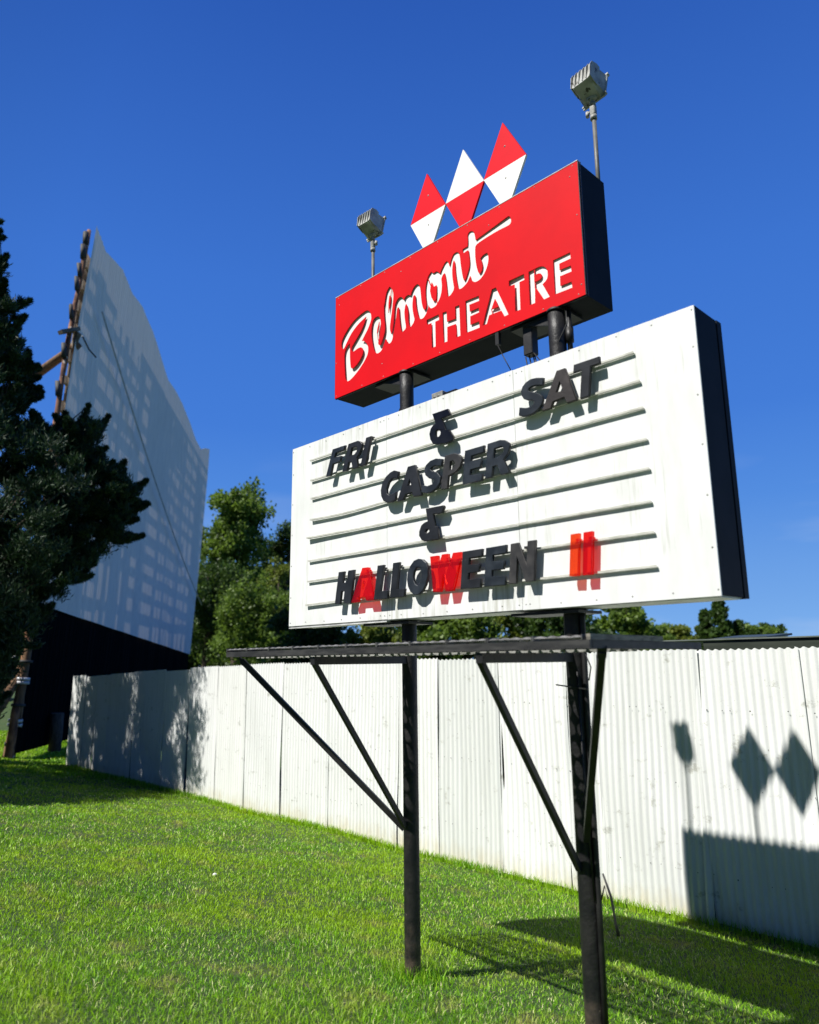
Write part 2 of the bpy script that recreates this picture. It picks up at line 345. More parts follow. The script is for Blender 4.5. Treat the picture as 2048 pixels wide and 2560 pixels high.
# ------------------------------------------------------------------ the lawn
def gz(x, y):
    z = np.where(y < 3.41, -1.681-.1433*np.clip(y, -4.5, 3.41), -2.17-.012*np.clip(y-3.41, 0, 30))
    z = z + .018*np.sin(x*1.7+y*.6)*np.cos(y*1.3-x*.4) + .010*np.sin(x*4.1)*np.sin(y*3.7)
    return z
def g1(x, y): return float(gz(np.array(float(x)), np.array(float(y))))
def axis(lo, hi, f0, f1, fine, growth=1.35):
    a = list(np.arange(f0, f1+1e-6, fine)); s = fine
    while a[-1] < hi: s *= growth; a.append(min(hi, a[-1]+s))
    s = fine
    while a[0] > lo: s *= growth; a.insert(0, max(lo, a[0]-s))
    return np.array(a)
gx = axis(-900, 900, -18, 7, .2); gy = axis(-900, 900, -6, 8, .2)
X, Yg = np.meshgrid(gx, gy); Zg = gz(X, Yg); nx, ny = len(gx), len(gy)
co = np.stack([X.ravel(), Yg.ravel(), Zg.ravel()], 1)
ii = (np.arange(ny-1)[:, None]*nx + np.arange(nx-1)[None]).ravel()
idx = np.stack([ii, ii+1, ii+1+nx, ii+nx], 1).ravel()
tag(link('ground', np_mesh('ground', co, np.full(len(ii), 4), idx, smooth=True), M['soil']), kind='structure')

def blades(x, y, L, W, tilt, tint):
    n = len(x); z = gz(x, y)-.004; th = rng.uniform(0, 2*PI, n); ph = rng.uniform(0, 2*PI, n)
    wx, wy = np.cos(th)*W/2, np.sin(th)*W/2; lx, ly = np.cos(ph)*tilt, np.sin(ph)*tilt
    p0 = np.stack([x-wx, y-wy, z], 1); p1 = np.stack([x+wx, y+wy, z], 1)
    mx_, my_, mz = x+lx*L*.35, y+ly*L*.35, z+L*.55
    p2 = np.stack([mx_+wx*.7, my_+wy*.7, mz], 1); p3 = np.stack([mx_-wx*.7, my_-wy*.7, mz], 1)
    p4 = np.stack([x+lx*L, y+ly*L, z+L*np.sqrt(np.clip(1-.6*tilt**2, .25, 1))], 1)
    co = np.stack([p0, p1, p2, p3, p4], 1).reshape(-1, 3)
    b = np.arange(n)[:, None]*5
    idx = np.concatenate([b+np.array([[0, 1, 2, 3]]), b+np.array([[3, 2, 4]])], 1).ravel()
    fn = np.tile([4, 3], n)
    return co, fn, idx, np.repeat(tint, 5)
def sample_lawn(n):
    a0, a1 = math.atan2(-.98, .16), math.atan2(.10, 1.0)     # bearings (x/y) seen by the camera, with a margin
    r = 1.3*np.exp(rng.uniform(0, 1, n*2)**.93*math.log(17/1.3)); a = rng.uniform(a0-.12, a1+.45, n*2)
    x = CX+np.sin(a)*r; y = CY+np.cos(a)*r
    k = (y < 3.36) & (x > -14.5); x, y, r = x[k][:n], y[k][:n], r[k][:n]
    return x, y, r
x, y, r = sample_lawn(480000); n = len(x)
patch = np.sin(x*2.3+1)*np.sin(y*2.9)+np.sin(x*5.1)*np.sin(y*4.3+2)*.6
L = rng.uniform(.015, .042, n)*(1+.25*patch); Wd = np.maximum(.0032, r*.00095)*rng.uniform(.7, 1.3, n)
tl = rng.uniform(.25, 1.15, n); tint = np.clip(rng.normal(.45, .22, n), 0, .93)
tint[rng.uniform(size=n) < .08] = 1.0
na = 90000; ra_ = 7.5*np.sqrt(rng.uniform(0, 1, na)); aa = rng.uniform(0, 2*PI, na); xx_ = CX-1+np.sin(aa)*ra_; yy_ = CY+np.cos(aa)*ra_   # the lawn all round the viewer
kk = (yy_ < 3.3); xx_, yy_ = xx_[kk], yy_[kk]; ra_ = np.hypot(xx_-CX, yy_-CY)
nb_ = 50000; xb_ = rng.uniform(-14.5, 5, nb_); yb_ = rng.uniform(-4.4, 3.3, nb_); xx_ = np.concatenate([xx_, xb_]); yy_ = np.concatenate([yy_, yb_])
rr_ = np.hypot(xx_-CX, yy_-CY); x = np.concatenate([x, xx_]); y = np.concatenate([y, yy_]); L = np.concatenate([L, rng.uniform(.016, .044, len(xx_))])
Wd = np.concatenate([Wd, np.clip(rr_*.0011, .0035, .012)]); tl = np.concatenate([tl, rng.uniform(.25, 1.1, len(xx_))]); tint = np.concatenate([tint, np.clip(rng.normal(.45, .22, len(xx_)), 0, .93)])
# taller tufts against the fence and at the feet of the posts
n2 = 9000; x2 = rng.uniform(-12.8, 3.2, n2); y2 = 3.40-np.abs(rng.normal(0, .05, n2)); r2 = np.hypot(x2-CX, y2-CY)
x3 = np.concatenate([rng.normal(1.053, .09, 700), rng.normal(2.206, .1, 500)]); y3 = np.concatenate([rng.normal(.134, .09, 700), rng.normal(.134, .1, 500)]); r3 = np.hypot(x3-CX, y3-CY)
# sunlit lawn beyond the end of the fence
n4 = 26000; a4 = rng.uniform(math.atan2(-.97, .22), math.atan2(-.93, .40), n4); r4 = rng.uniform(16, 30, n4); x4 = CX+np.sin(a4)*r4; y4 = CY+np.cos(a4)*r4
k4 = (x4 < -13.3) | (y4 < 3.3); x4, y4, r4 = x4[k4], y4[k4], r4[k4]
xa = np.concatenate([x, x2, x3, x4]); ya = np.concatenate([y, y2, y3, y4])
La = np.concatenate([L, rng.uniform(.03, .12, n2), rng.uniform(.04, .10, len(x3)), rng.uniform(.04, .08, len(x4))])
Wa = np.concatenate([Wd, np.maximum(.0035, r2*.0009), np.full(len(x3), .004), r4*.0012])
ta = np.concatenate([tl, rng.uniform(.1, .7, n2), rng.uniform(.1, .9, len(x3)), rng.uniform(.2, 1, len(x4))])
ti = np.concatenate([tint, np.clip(rng.normal(.5, .25, n2), 0, 1), rng.uniform(0, .9, len(x3)), np.clip(rng.normal(.5, .2, len(x4)), 0, 1)])
co, fn, idx, tv = blades(xa, ya, La, Wa, ta, ti)
tag(link('grass', np_mesh('grass', co, fn, idx, tv), M['blade']), label='short green lawn grass covering the slope', cat='grass', kind='stuff')

# traced lettering: outlines cut in the red panel and the changeable letters, in (x, z) metres on the sign
CUT=[[1,[[0.5212,2.203],[0.4926,2.1916],[0.4723,2.1703],[0.4623,2.1342],[0.4653,2.0579],[0.4723,1.978],[0.4768,1.9463],[0.4994,1.9264],[0.5237,1.9269],[0.5677,1.9439],[0.6229,1.976],[0.6697,2.0102],[0.7083,2.0493],[0.7198,2.0779],[0.7198,2.1131],[0.7043,2.1427],[0.6809,2.1656],[0.6672,2.1749],[0.6535,2.1777],[0.6769,2.204],[0.7119,2.2384],[0.7389,2.2781],[0.7524,2.3061],[0.7486,2.3432],[0.735,2.3689],[0.7117,2.3851],[0.6882,2.3892],[0.6289,2.3791],[0.5647,2.3605],[0.5037,2.323],[0.4585,2.285],[0.4318,2.2516],[0.428,2.2245],[0.4346,2.194],[0.4493,2.1829],[0.4638,2.1899],[0.4923,2.2254],[0.5329,2.2677],[0.5732,2.2956],[0.6212,2.3204],[0.6962,2.3432],[0.6767,2.2977],[0.6453,2.2563],[0.5978,2.2146],[0.5499,2.1753],[0.5399,2.1591],[0.5441,2.1383],[0.5563,2.1301],[0.5744,2.1297],[0.6063,2.1371],[0.6419,2.1363],[0.6596,2.1209],[0.6675,2.0978],[0.6578,2.071],[0.6305,2.0416],[0.5911,2.0158],[0.5512,2.0049],[0.535,2.0182],[0.5285,2.063],[0.5253,2.1083],[0.5245,2.2019]]],[1,[[0.7845,2.054],[0.7657,2.1113],[0.7543,2.1692],[0.7512,2.211],[0.7562,2.2555],[0.7677,2.2869],[0.7887,2.3011],[0.819,2.3014],[0.8378,2.2885],[0.847,2.2608],[0.8487,2.2225],[0.8411,2.1768],[0.8278,2.1318],[0.8203,2.1063],[0.8258,2.0924],[0.837,2.0834],[0.8481,2.0863],[0.8779,2.14],[0.8892,2.176],[0.8894,2.216],[0.8824,2.2721],[0.8797,2.327],[0.8811,2.3807],[0.8836,2.3489],[0.8905,2.395],[0.9064,2.4459],[0.9276,2.466],[0.9395,2.4717],[0.9558,2.4538],[0.9683,2.4299],[0.9747,2.4058],[0.9736,2.374],[0.9599,2.2911],[0.9391,2.1923],[0.9388,2.158],[0.9512,2.1247],[0.9603,2.1399],[0.9753,2.2058],[0.9834,2.2956],[0.9927,2.3293],[1.0144,2.3529],[1.0412,2.3584],[1.0622,2.3436],[1.0724,2.3211],[1.0884,2.34],[1.1146,2.3442],[1.1369,2.3302],[1.1476,2.3534],[1.1685,2.3765],[1.1959,2.3876],[1.216,2.373],[1.2255,2.3458],[1.2312,2.292],[1.2353,2.2467],[1.246,2.2018],[1.2588,2.1817],[1.2721,2.1868],[1.2792,2.2146],[1.2707,2.2765],[1.2718,2.3273],[1.2809,2.3673],[1.2964,2.3995],[1.3248,2.4204],[1.3406,2.4004],[1.3714,2.4041],[1.3903,2.3873],[1.4011,2.3739],[1.4128,2.3968],[1.4325,2.4189],[1.4428,2.4294],[1.4606,2.4354],[1.4725,2.4209],[1.4821,2.3899],[1.4936,2.4245],[1.5138,2.4581],[1.5451,2.4612],[1.5617,2.4454],[1.5692,2.4141],[1.5727,2.3652],[1.5837,2.2913],[1.591,2.258],[1.5989,2.2444],[1.6091,2.2506],[1.627,2.2843],[1.6415,2.3193],[1.6453,2.3506],[1.6424,2.3904],[1.6387,2.4253],[1.6323,2.4331],[1.5968,2.4266],[1.5907,2.4466],[1.5927,2.4569],[1.6315,2.459],[1.636,2.4904],[1.6336,2.5362],[1.6498,2.5483],[1.6697,2.5446],[1.6857,2.5288],[1.6919,2.5009],[1.6966,2.4697],[1.9444,2.5097],[1.959,2.4994],[1.9643,2.4728],[1.96,2.4589],[1.9475,2.4503],[1.8682,2.4543],[1.7735,2.4495],[1.7053,2.4409],[1.6935,2.4312],[1.6894,2.411],[1.6892,2.3617],[1.695,2.3019],[1.7078,2.2559],[1.717,2.2421],[1.7267,2.2439],[1.7385,2.2591],[1.7428,2.2843],[1.7389,2.3075],[1.7288,2.3363],[1.7502,2.3499],[1.7806,2.3509],[1.7862,2.3355],[1.7899,2.3097],[1.7821,2.2755],[1.7683,2.2466],[1.7449,2.2189],[1.7154,2.2016],[1.6798,2.2013],[1.6545,2.2238],[1.6452,2.2576],[1.6215,2.2237],[1.5842,2.206],[1.5605,2.2039],[1.5474,2.2166],[1.5359,2.2834],[1.5292,2.3419],[1.5283,2.3898],[1.5187,2.4137],[1.5104,2.4032],[1.5019,2.3534],[1.5036,2.2967],[1.5154,2.2308],[1.5062,2.2123],[1.4815,2.1943],[1.4606,2.1941],[1.4569,2.2458],[1.4502,2.3187],[1.4408,2.3593],[1.4388,2.3619],[1.4244,2.3566],[1.4097,2.3375],[1.4148,2.2926],[1.4104,2.2468],[1.3952,2.2102],[1.3723,2.1841],[1.3592,2.1715],[1.3237,2.1674],[1.3014,2.1834],[1.2953,2.2009],[1.2916,2.1795],[1.2746,2.1505],[1.2512,2.1313],[1.228,2.1296],[1.2083,2.147],[1.1895,2.2179],[1.182,2.2724],[1.1816,2.3088],[1.1716,2.3192],[1.1606,2.3144],[1.153,2.2705],[1.1524,2.2319],[1.1618,2.182],[1.1714,2.1502],[1.1609,2.1284],[1.1299,2.1074],[1.1183,2.1308],[1.1121,2.1744],[1.1128,2.2208],[1.1047,2.2629],[1.0947,2.2863],[1.0858,2.2779],[1.0765,2.2343],[1.0827,2.1747],[1.0924,2.1246],[1.0818,2.1103],[1.0486,2.1012],[1.037,2.1573],[1.029,2.2257],[1.0261,2.2848],[1.0173,2.2928],[1.0083,2.2835],[0.9988,2.2236],[0.9839,2.1632],[0.9672,2.1034],[0.958,2.0777],[0.9417,2.0648],[0.9286,2.0646],[0.9105,2.0812],[0.9016,2.1053],[0.8943,2.1078],[0.8776,2.0738],[0.859,2.0455],[0.8405,2.0344],[0.8107,2.0322]]],[1,[[0.9353,2.4078],[0.9434,2.4047],[0.948,2.3894],[0.9422,2.3513],[0.9253,2.2853],[0.9247,2.358]]],[0,[[1.3279,2.3456],[1.3416,2.3074],[1.3684,2.3088],[1.3685,2.2633],[1.3635,2.215],[1.3424,2.208],[1.3223,2.2436],[1.3114,2.2911],[1.3177,2.3242]]],[0,[[0.832,2.2568],[0.812,2.2086],[0.8092,2.1772],[0.8187,2.1847],[0.8319,2.2231]]],[0,[[1.2769,2.1068],[1.383,2.1066],[1.3851,2.0687],[1.3518,2.0688],[1.3514,1.9043],[1.319,1.9055],[1.3162,2.0721],[1.2802,2.0723]]],[0,[[1.4151,2.1051],[1.4487,2.103],[1.4504,2.0326],[1.5189,2.0281],[1.5196,2.1064],[1.5529,2.1039],[1.5553,1.9052],[1.524,1.9053],[1.5205,1.9928],[1.4512,1.9979],[1.4494,1.9041],[1.4171,1.9056]]],[0,[[1.6022,2.1104],[1.7081,2.105],[1.7077,2.0719],[1.6318,2.076],[1.6345,2.0307],[1.7035,2.0296],[1.7049,2.0002],[1.636,1.9996],[1.6358,1.9465],[1.7044,1.9443],[1.7053,1.9041],[1.6021,1.9067]]],[0,[[1.8049,2.1062],[1.8346,2.1069],[1.9171,1.9084],[1.8869,1.906],[1.8665,1.9503],[1.7794,1.9538],[1.76,1.9075],[1.7265,1.9077]]],[0,[[1.8251,2.0391],[1.7955,1.9838],[1.8486,1.9817]]],[0,[[1.9295,2.1085],[2.0356,2.1083],[2.0367,2.0714],[2.0021,2.0714],[2.0005,1.9063],[1.9648,1.908],[1.9663,2.0713],[1.9279,2.0748]]],[0,[[2.066,2.1074],[2.1104,2.1079],[2.1328,2.1084],[2.151,2.1056],[2.1688,2.0964],[2.1825,2.0807],[2.1903,2.0593],[2.1898,2.0332],[2.1841,2.0159],[2.1727,2.0058],[2.154,1.997],[2.1957,1.9077],[2.1578,1.9063],[2.1113,1.9911],[2.104,1.9924],[2.1,1.9082],[2.0639,1.9088],[2.0641,2.015]]],[0,[[2.1017,2.0724],[2.1306,2.071],[2.145,2.065],[2.1524,2.052],[2.1509,2.0394],[2.1394,2.0309],[2.1154,2.0302],[2.1017,2.0315]]],[0,[[2.2291,2.1068],[2.3362,2.1071],[2.3373,2.0712],[2.266,2.0713],[2.2654,2.0342],[2.3364,2.0305],[2.3375,1.9958],[2.266,1.9983],[2.265,1.9424],[2.3355,1.9394],[2.3366,1.9041],[2.2277,1.9081]]]]
LET=[["F","F that starts the word FRI",0,0,[[[0.5333,1.3969],[0.6655,1.3962],[0.6513,1.3666],[0.5674,1.3647],[0.5521,1.3361],[0.623,1.3337],[0.6111,1.2971],[0.5351,1.2943],[0.5126,1.222],[0.4647,1.2223]]]],["R","R in the middle of FRI",0,0,[[[0.6978,1.3965],[0.7447,1.3971],[0.7927,1.3973],[0.8184,1.3857],[0.833,1.3671],[0.8313,1.3429],[0.8205,1.3257],[0.8042,1.3047],[0.7805,1.2852],[0.7919,1.2216],[0.7404,1.2221],[0.7289,1.2701],[0.7008,1.271],[0.6844,1.2209],[0.637,1.2229]],[[0.73,1.363],[0.7672,1.3622],[0.7838,1.356],[0.7857,1.3457],[0.7748,1.3209],[0.7527,1.3133],[0.7136,1.3143]]]],["I","I that ends the word FRI",0,0,[[[0.8726,1.3985],[0.9206,1.3982],[0.8675,1.2232],[0.8173,1.2201]]]],["S","S that starts the word SAT",0,0,[[[2.2327,1.3958],[2.2255,1.3594],[2.1902,1.3681],[2.1627,1.3701],[2.1415,1.3657],[2.1374,1.3549],[2.1474,1.346],[2.1712,1.3363],[2.2012,1.3204],[2.2188,1.3007],[2.2226,1.2791],[2.2146,1.2578],[2.1897,1.238],[2.1581,1.2256],[2.1233,1.2221],[2.0953,1.2254],[2.0694,1.2381],[2.0769,1.2797],[2.1151,1.2666],[2.143,1.2651],[2.1643,1.2743],[2.1701,1.286],[2.1586,1.2966],[2.1311,1.3026],[2.1072,1.3167],[2.0942,1.3384],[2.09,1.3608],[2.1002,1.3852],[2.1224,1.403],[2.1545,1.4116],[2.189,1.4083]]]],["A","brownish A in the middle of SAT",0,0,[[[2.3119,1.4082],[2.3608,1.4083],[2.4142,1.2295],[2.3604,1.2265],[2.3482,1.2605],[2.2812,1.2549],[2.2662,1.2251],[2.2144,1.2256]],[[2.3269,1.3488],[2.3026,1.2983],[2.3423,1.2951]]]],["T","T that ends the word SAT",0,0,[[[2.4119,1.4083],[2.5525,1.4078],[2.5523,1.3728],[2.5026,1.3729],[2.4834,1.2286],[2.4353,1.2287],[2.4522,1.3687],[2.4056,1.37]]]],["ampersand","glossy ampersand between FRI and SAT",0,0,[[[1.455,1.4052],[1.5765,1.4055],[1.5938,1.3715],[1.5924,1.363],[1.5262,1.3601],[1.557,1.2864],[1.5786,1.2833],[1.6112,1.2386],[1.6103,1.2108],[1.5507,1.2049],[1.5251,1.2107],[1.4903,1.212],[1.4555,1.2265],[1.4354,1.2577],[1.429,1.2905],[1.4398,1.3192],[1.4611,1.3386],[1.4807,1.3413]],[[1.4796,1.2962],[1.5042,1.2991],[1.5183,1.2825],[1.5149,1.2613],[1.4973,1.2566],[1.4771,1.2702]]]],["C","C that starts the word CASPER",0,0,[[[1.1698,1.1191],[1.1584,1.0776],[1.1329,1.085],[1.1072,1.0848],[1.0811,1.0663],[1.0621,1.0282],[1.0657,1.0017],[1.0842,0.9892],[1.1137,0.9908],[1.1467,0.9988],[1.1389,0.9507],[1.0986,0.9421],[1.0616,0.9456],[1.0317,0.9635],[1.013,0.9953],[1.0093,1.0325],[1.0247,1.0768],[1.0551,1.1077],[1.0927,1.1265],[1.1297,1.1338]]]],["A","A in the middle left of CASPER",0,0,[[[1.2488,1.1325],[1.3084,1.132],[1.3582,0.9408],[1.2913,0.9439],[1.2827,0.9713],[1.2287,0.9682],[1.2035,0.9363],[1.1555,0.9387]],[[1.2617,1.0554],[1.2457,1.0171],[1.2751,1.0177]]]],["S","S in the middle of CASPER",0,0,[[[1.5289,1.121],[1.5181,1.0819],[1.4761,1.0919],[1.4431,1.0897],[1.433,1.0794],[1.4492,1.0664],[1.4881,1.0489],[1.51,1.0204],[1.5059,0.9874],[1.4793,0.9609],[1.4397,0.9452],[1.4,0.9448],[1.3565,0.9574],[1.3675,0.9983],[1.4075,0.9861],[1.4474,0.991],[1.4609,1.0079],[1.4546,1.0164],[1.4218,1.0275],[1.3923,1.0529],[1.3828,1.0845],[1.3969,1.1115],[1.4308,1.1293],[1.4772,1.1343]]]],["P","worn grey P in the word CASPER",0,0,[[[1.5485,1.1348],[1.6151,1.135],[1.6459,1.125],[1.6668,1.1062],[1.672,1.079],[1.6588,1.0485],[1.6272,1.0264],[1.5705,1.0136],[1.559,0.9442],[1.5113,0.947]],[[1.5868,1.0943],[1.6106,1.0932],[1.6226,1.0773],[1.6126,1.0579],[1.5935,1.045],[1.5777,1.0433]]]],["E","bluish E next to last in CASPER",0,0,[[[1.6982,1.1312],[1.8348,1.1327],[1.8275,1.095],[1.7439,1.093],[1.7368,1.0645],[1.8132,1.0565],[1.8023,1.0186],[1.7333,1.0171],[1.7263,0.9892],[1.8159,0.9801],[1.8086,0.9426],[1.6736,0.9455]]]],["R","R that ends the word CASPER",0,0,[[[1.858,1.1344],[1.9429,1.1366],[1.9758,1.1281],[1.9995,1.1091],[2.0038,1.0857],[1.9913,1.0526],[1.96,1.0257],[1.9946,0.9509],[1.9398,0.9482],[1.9175,1.0052],[1.8865,1.0034],[1.8773,0.9477],[1.833,0.9485]],[[1.9019,1.097],[1.9496,1.1001],[1.9656,1.0874],[1.959,1.0641],[1.9334,1.0493],[1.8929,1.0465]]]],["ampersand","matt ampersand below the word CASPER",0,0,[[[1.3908,0.8567],[1.5279,0.8547],[1.5349,0.8443],[1.5143,0.8131],[1.4468,0.8171],[1.4612,0.7459],[1.4783,0.7435],[1.4878,0.6702],[1.4276,0.6704],[1.3839,0.6696],[1.3546,0.6796],[1.3342,0.7079],[1.3359,0.7335],[1.3533,0.7655],[1.3803,0.7788],[1.4039,0.7817]],[[1.3971,0.7358],[1.4135,0.7365],[1.4161,0.7217],[1.3995,0.7121],[1.3821,0.7238]]]],["H","H that starts the word HALLOWEEN",0,0,[[[0.6086,0.569],[0.6652,0.5686],[0.6467,0.4964],[0.6916,0.4979],[0.7036,0.5694],[0.7617,0.5699],[0.7276,0.365],[0.6643,0.3682],[0.6717,0.4438],[0.6363,0.4433],[0.6224,0.3661],[0.5721,0.3693]]]],["A","see-through red A in the word HALLOWEEN",1,0,[[[0.8378,0.5733],[0.8924,0.5718],[0.9486,0.3704],[0.8746,0.3711],[0.8638,0.3965],[0.8006,0.3971],[0.7977,0.3695],[0.7339,0.3677]],[[0.849,0.4944],[0.8322,0.4451],[0.8582,0.4473]]]],["L","L right after the red A of HALLOWEEN",0,0,[[[0.9801,0.5729],[1.0363,0.5722],[1.0039,0.4173],[1.0722,0.4171],[1.0651,0.3701],[0.9445,0.3707]]]],["L","L right before the O of HALLOWEEN",0,0,[[[1.1156,0.5744],[1.1711,0.5744],[1.1462,0.4178],[1.2142,0.4169],[1.2055,0.3711],[1.0859,0.372]]]],["O","O in the middle of HALLOWEEN",0,0,[[[1.3264,0.5773],[1.36,0.5704],[1.3877,0.548],[1.4007,0.5156],[1.3987,0.4722],[1.3825,0.4264],[1.3563,0.3923],[1.32,0.3732],[1.2888,0.3755],[1.2576,0.3961],[1.2395,0.4272],[1.232,0.465],[1.238,0.5055],[1.2572,0.541],[1.2895,0.5694]],[[1.3229,0.5288],[1.3408,0.5178],[1.3506,0.4875],[1.3449,0.4624],[1.3315,0.438],[1.3183,0.4252],[1.3003,0.4333],[1.286,0.4566],[1.2827,0.479],[1.2884,0.5044],[1.3018,0.5217]]]],["W","see-through red W in the word HALLOWEEN",1,0,[[[1.4191,0.5793],[1.4756,0.5787],[1.4789,0.5074],[1.5088,0.5806],[1.5516,0.5806],[1.562,0.5102],[1.5914,0.5805],[1.6523,0.579],[1.5826,0.3774],[1.5308,0.377],[1.516,0.4724],[1.4907,0.3771],[1.4372,0.3804]]]],["E","E right after the red W of HALLOWEEN",0,0,[[[1.6619,0.5786],[1.8002,0.5786],[1.7942,0.5414],[1.7081,0.5384],[1.7012,0.504],[1.7788,0.5017],[1.7703,0.461],[1.6982,0.46],[1.6923,0.4267],[1.7849,0.4246],[1.7762,0.3782],[1.6398,0.3801]]]],["E","E right before the N of HALLOWEEN",0,0,[[[1.8244,0.5786],[1.9579,0.5806],[1.9538,0.5391],[1.8675,0.5368],[1.8626,0.5059],[1.9413,0.5021],[1.9328,0.4584],[1.8583,0.4595],[1.8538,0.4271],[1.9461,0.4221],[1.9397,0.3779],[1.8026,0.3799]]]],["N","mottled N that ends the word HALLOWEEN",0,0,[[[1.9858,0.5806],[2.0324,0.5817],[2.0785,0.4581],[2.0904,0.5822],[2.1391,0.5817],[2.118,0.3819],[2.0676,0.3839],[2.0226,0.5126],[2.0096,0.3795],[1.9633,0.381]]]],["I","see-through orange red bar, left one of the II",2,0,[[[2.34,0.582],[2.3853,0.5823],[2.3664,0.3849],[2.3206,0.3875]]]],["I","see-through red bar, right one of the II",1,0,[[[2.41,0.5823],[2.4559,0.5827],[2.4383,0.3848],[2.3919,0.3858]]]]]
# ------------------------------------------------------------------ the roadside sign
def cut_sheet(name, outlines, y, thick, bev, mats, parent=None, flip=False):
    """flat sheet or solid letter: outlines (lists of (x, z)) filled even-odd in the plane y, front face at y, body behind it"""
    cu = bpy.data.curves.new(name, 'CURVE'); cu.dimensions = '2D'; cu.fill_mode = 'BOTH'
    cu.extrude = thick/2
    for o in outlines:
        sp = cu.splines.new('POLY'); sp.points.add(len(o)-1); sp.use_cyclic_u = True
        for p, (a, b) in zip(sp.points, o): p.co = (a, b, 0, 1)
    tmp = bpy.data.objects.new('tmp', cu); COL.objects.link(tmp)
    dg = bpy.context.evaluated_depsgraph_get(); me = bpy.data.meshes.new_from_object(tmp.evaluated_get(dg))
    bpy.data.objects.remove(tmp); bpy.data.curves.remove(cu)
    me.materials.clear()
    if bev > 0:                                   # moulded rim round the front of a letter
        bm = bmesh.new(); bm.from_mesh(me); bmesh.ops.remove_doubles(bm, verts=bm.verts, dist=1e-5)
        fr = [f for f in bm.faces if f.calc_center_median().z > thick/2-1e-4]
        bmesh.ops.recalc_face_normals(bm, faces=bm.faces)
        bmesh.ops.inset_region(bm, faces=fr, thickness=bev, depth=bev*.8, use_even_offset=False, use_boundary=True)
        bm.to_mesh(me); bm.free()
    me.transform(Matrix(((1, 0, 0, 0), (0, 0, -1, y+thick/2), (0, 1, 0, 0), (0, 0, 0, 1))))
    me.name = name
    return link(name, me, mats, parent)
def smooth_outline(p, on):
    if not on: return p
    for _ in range(2):
        q = []; n = len(p)
        for i in range(n):
            a, b, c = Vector(p[i-1]), Vector(p[i]), Vector(p[(i+1) % n])
            turn = (b-a).angle(c-b) if (b-a).length > 1e-6 and (c-b).length > 1e-6 else 0
            if turn > 1.15: q.append(tuple(b)); continue
            q.append(tuple(b*.8+a*.2 if (b-a).length < .12 else b)); q.append(tuple(b*.8+c*.2 if (c-b).length < .12 else b))
        p = [q[0]]
        for k in q[1:]:
            if (Vector(k)-Vector(p[-1])).length > 1e-4: p.append(k)
    return p

sign = tag(empty('roadside_sign', (1.63, .134, g1(1.63, .134))), 'tall drive-in theatre sign with red name box over white letter board on two black posts', 'sign')
PY = .1337; P1, P2 = 1.0533, 2.2059
for px, r in ((P1, .0452), (P2, .0462)):
    m = MB(); g = g1(px, PY)-.15; zs = np.linspace(g, 1.84, 26)
    m.tube([(px, PY, z) for z in zs], [r*(1+random.uniform(-.012, .012)) for _ in zs], 28)
    post = m.build('post', M['post'], sign)
    m = MB()
    for za, zb in ((1.822, 1.8355), (1.519, 1.530), (.238, .2535)):
        m.tube([(px, PY, za), (px, PY, zb)], r*1.12, 24)
    build_each(m, 'collar', M['black'], post)
# white letter board
W0, W1, WZ0, WZ1, WD = 0.0, 3.0, .2545, 1.518, .2673
m = MB()
m.box((W0, .006, WZ0), (W1, WD*.80, WZ1)).box((W0-.002, WD*.82+.002, WZ0-.003), (W1+.003, WD, WZ1+.003))
lb = m.build('letter_board', M['navy'], sign)
m = MB(); seams = (0, 1.009, 2.005, 3.0)
for k in range(3):
    dz = (.002, 0, -.002)[k]
    m.box((seams[k]+.0012, -.002-.0008*k, WZ0-.003+dz), (seams[k+1]-.0012, .005, WZ1+.003+dz), 0, .0008)
m.build('face_panel', M['sign_white'], lb)
m = MB()
for x in np.linspace(.02, 2.98, 17):
    for z in (WZ0+.02, WZ1-.02): m.rivet((x+random.uniform(-.01, .01), -.004, z+random.uniform(-.004, .004)), .0042)
for z in np.linspace(.45, 1.33, 5):
    for x in (.018, 2.98): m.rivet((x, -.004, z), .0042)
for x in (.985, 1.03, 1.985, 2.028):
    for z in (WZ0+.022, WZ1-.022): m.rivet((x, -.004, z), .0038)
build_each(m, 'screw', M['galv'], lb)
m = MB(); m.box((.01, .008, WZ0-.008), (2.99, WD*.78, WZ0-.0005)).box((.0, .0, WZ0-.016), (1.0, .03, WZ0-.009)); m.build('bottom_pan', M['flash'], lb)
m = MB()
for px in (P1, P2): m.box((px-.30, .03, WZ0-.03), (px+.10, .235, WZ0-.0165)).box((px-.16, .045, WZ1+.0065), (px+.09, .20, WZ1+.014))
build_each(m, 'mounting_plate', M['black'], lb)
RZ = (1.389, 1.244, 1.1145, .9665, .831, .682, .545, .3955)
RL = (.231, .241, .248, .252, .225, .229, .227, .214); RR = (2.708, 2.728, 2.735, 2.74, 2.74, 2.737, 2.74, 2.739)
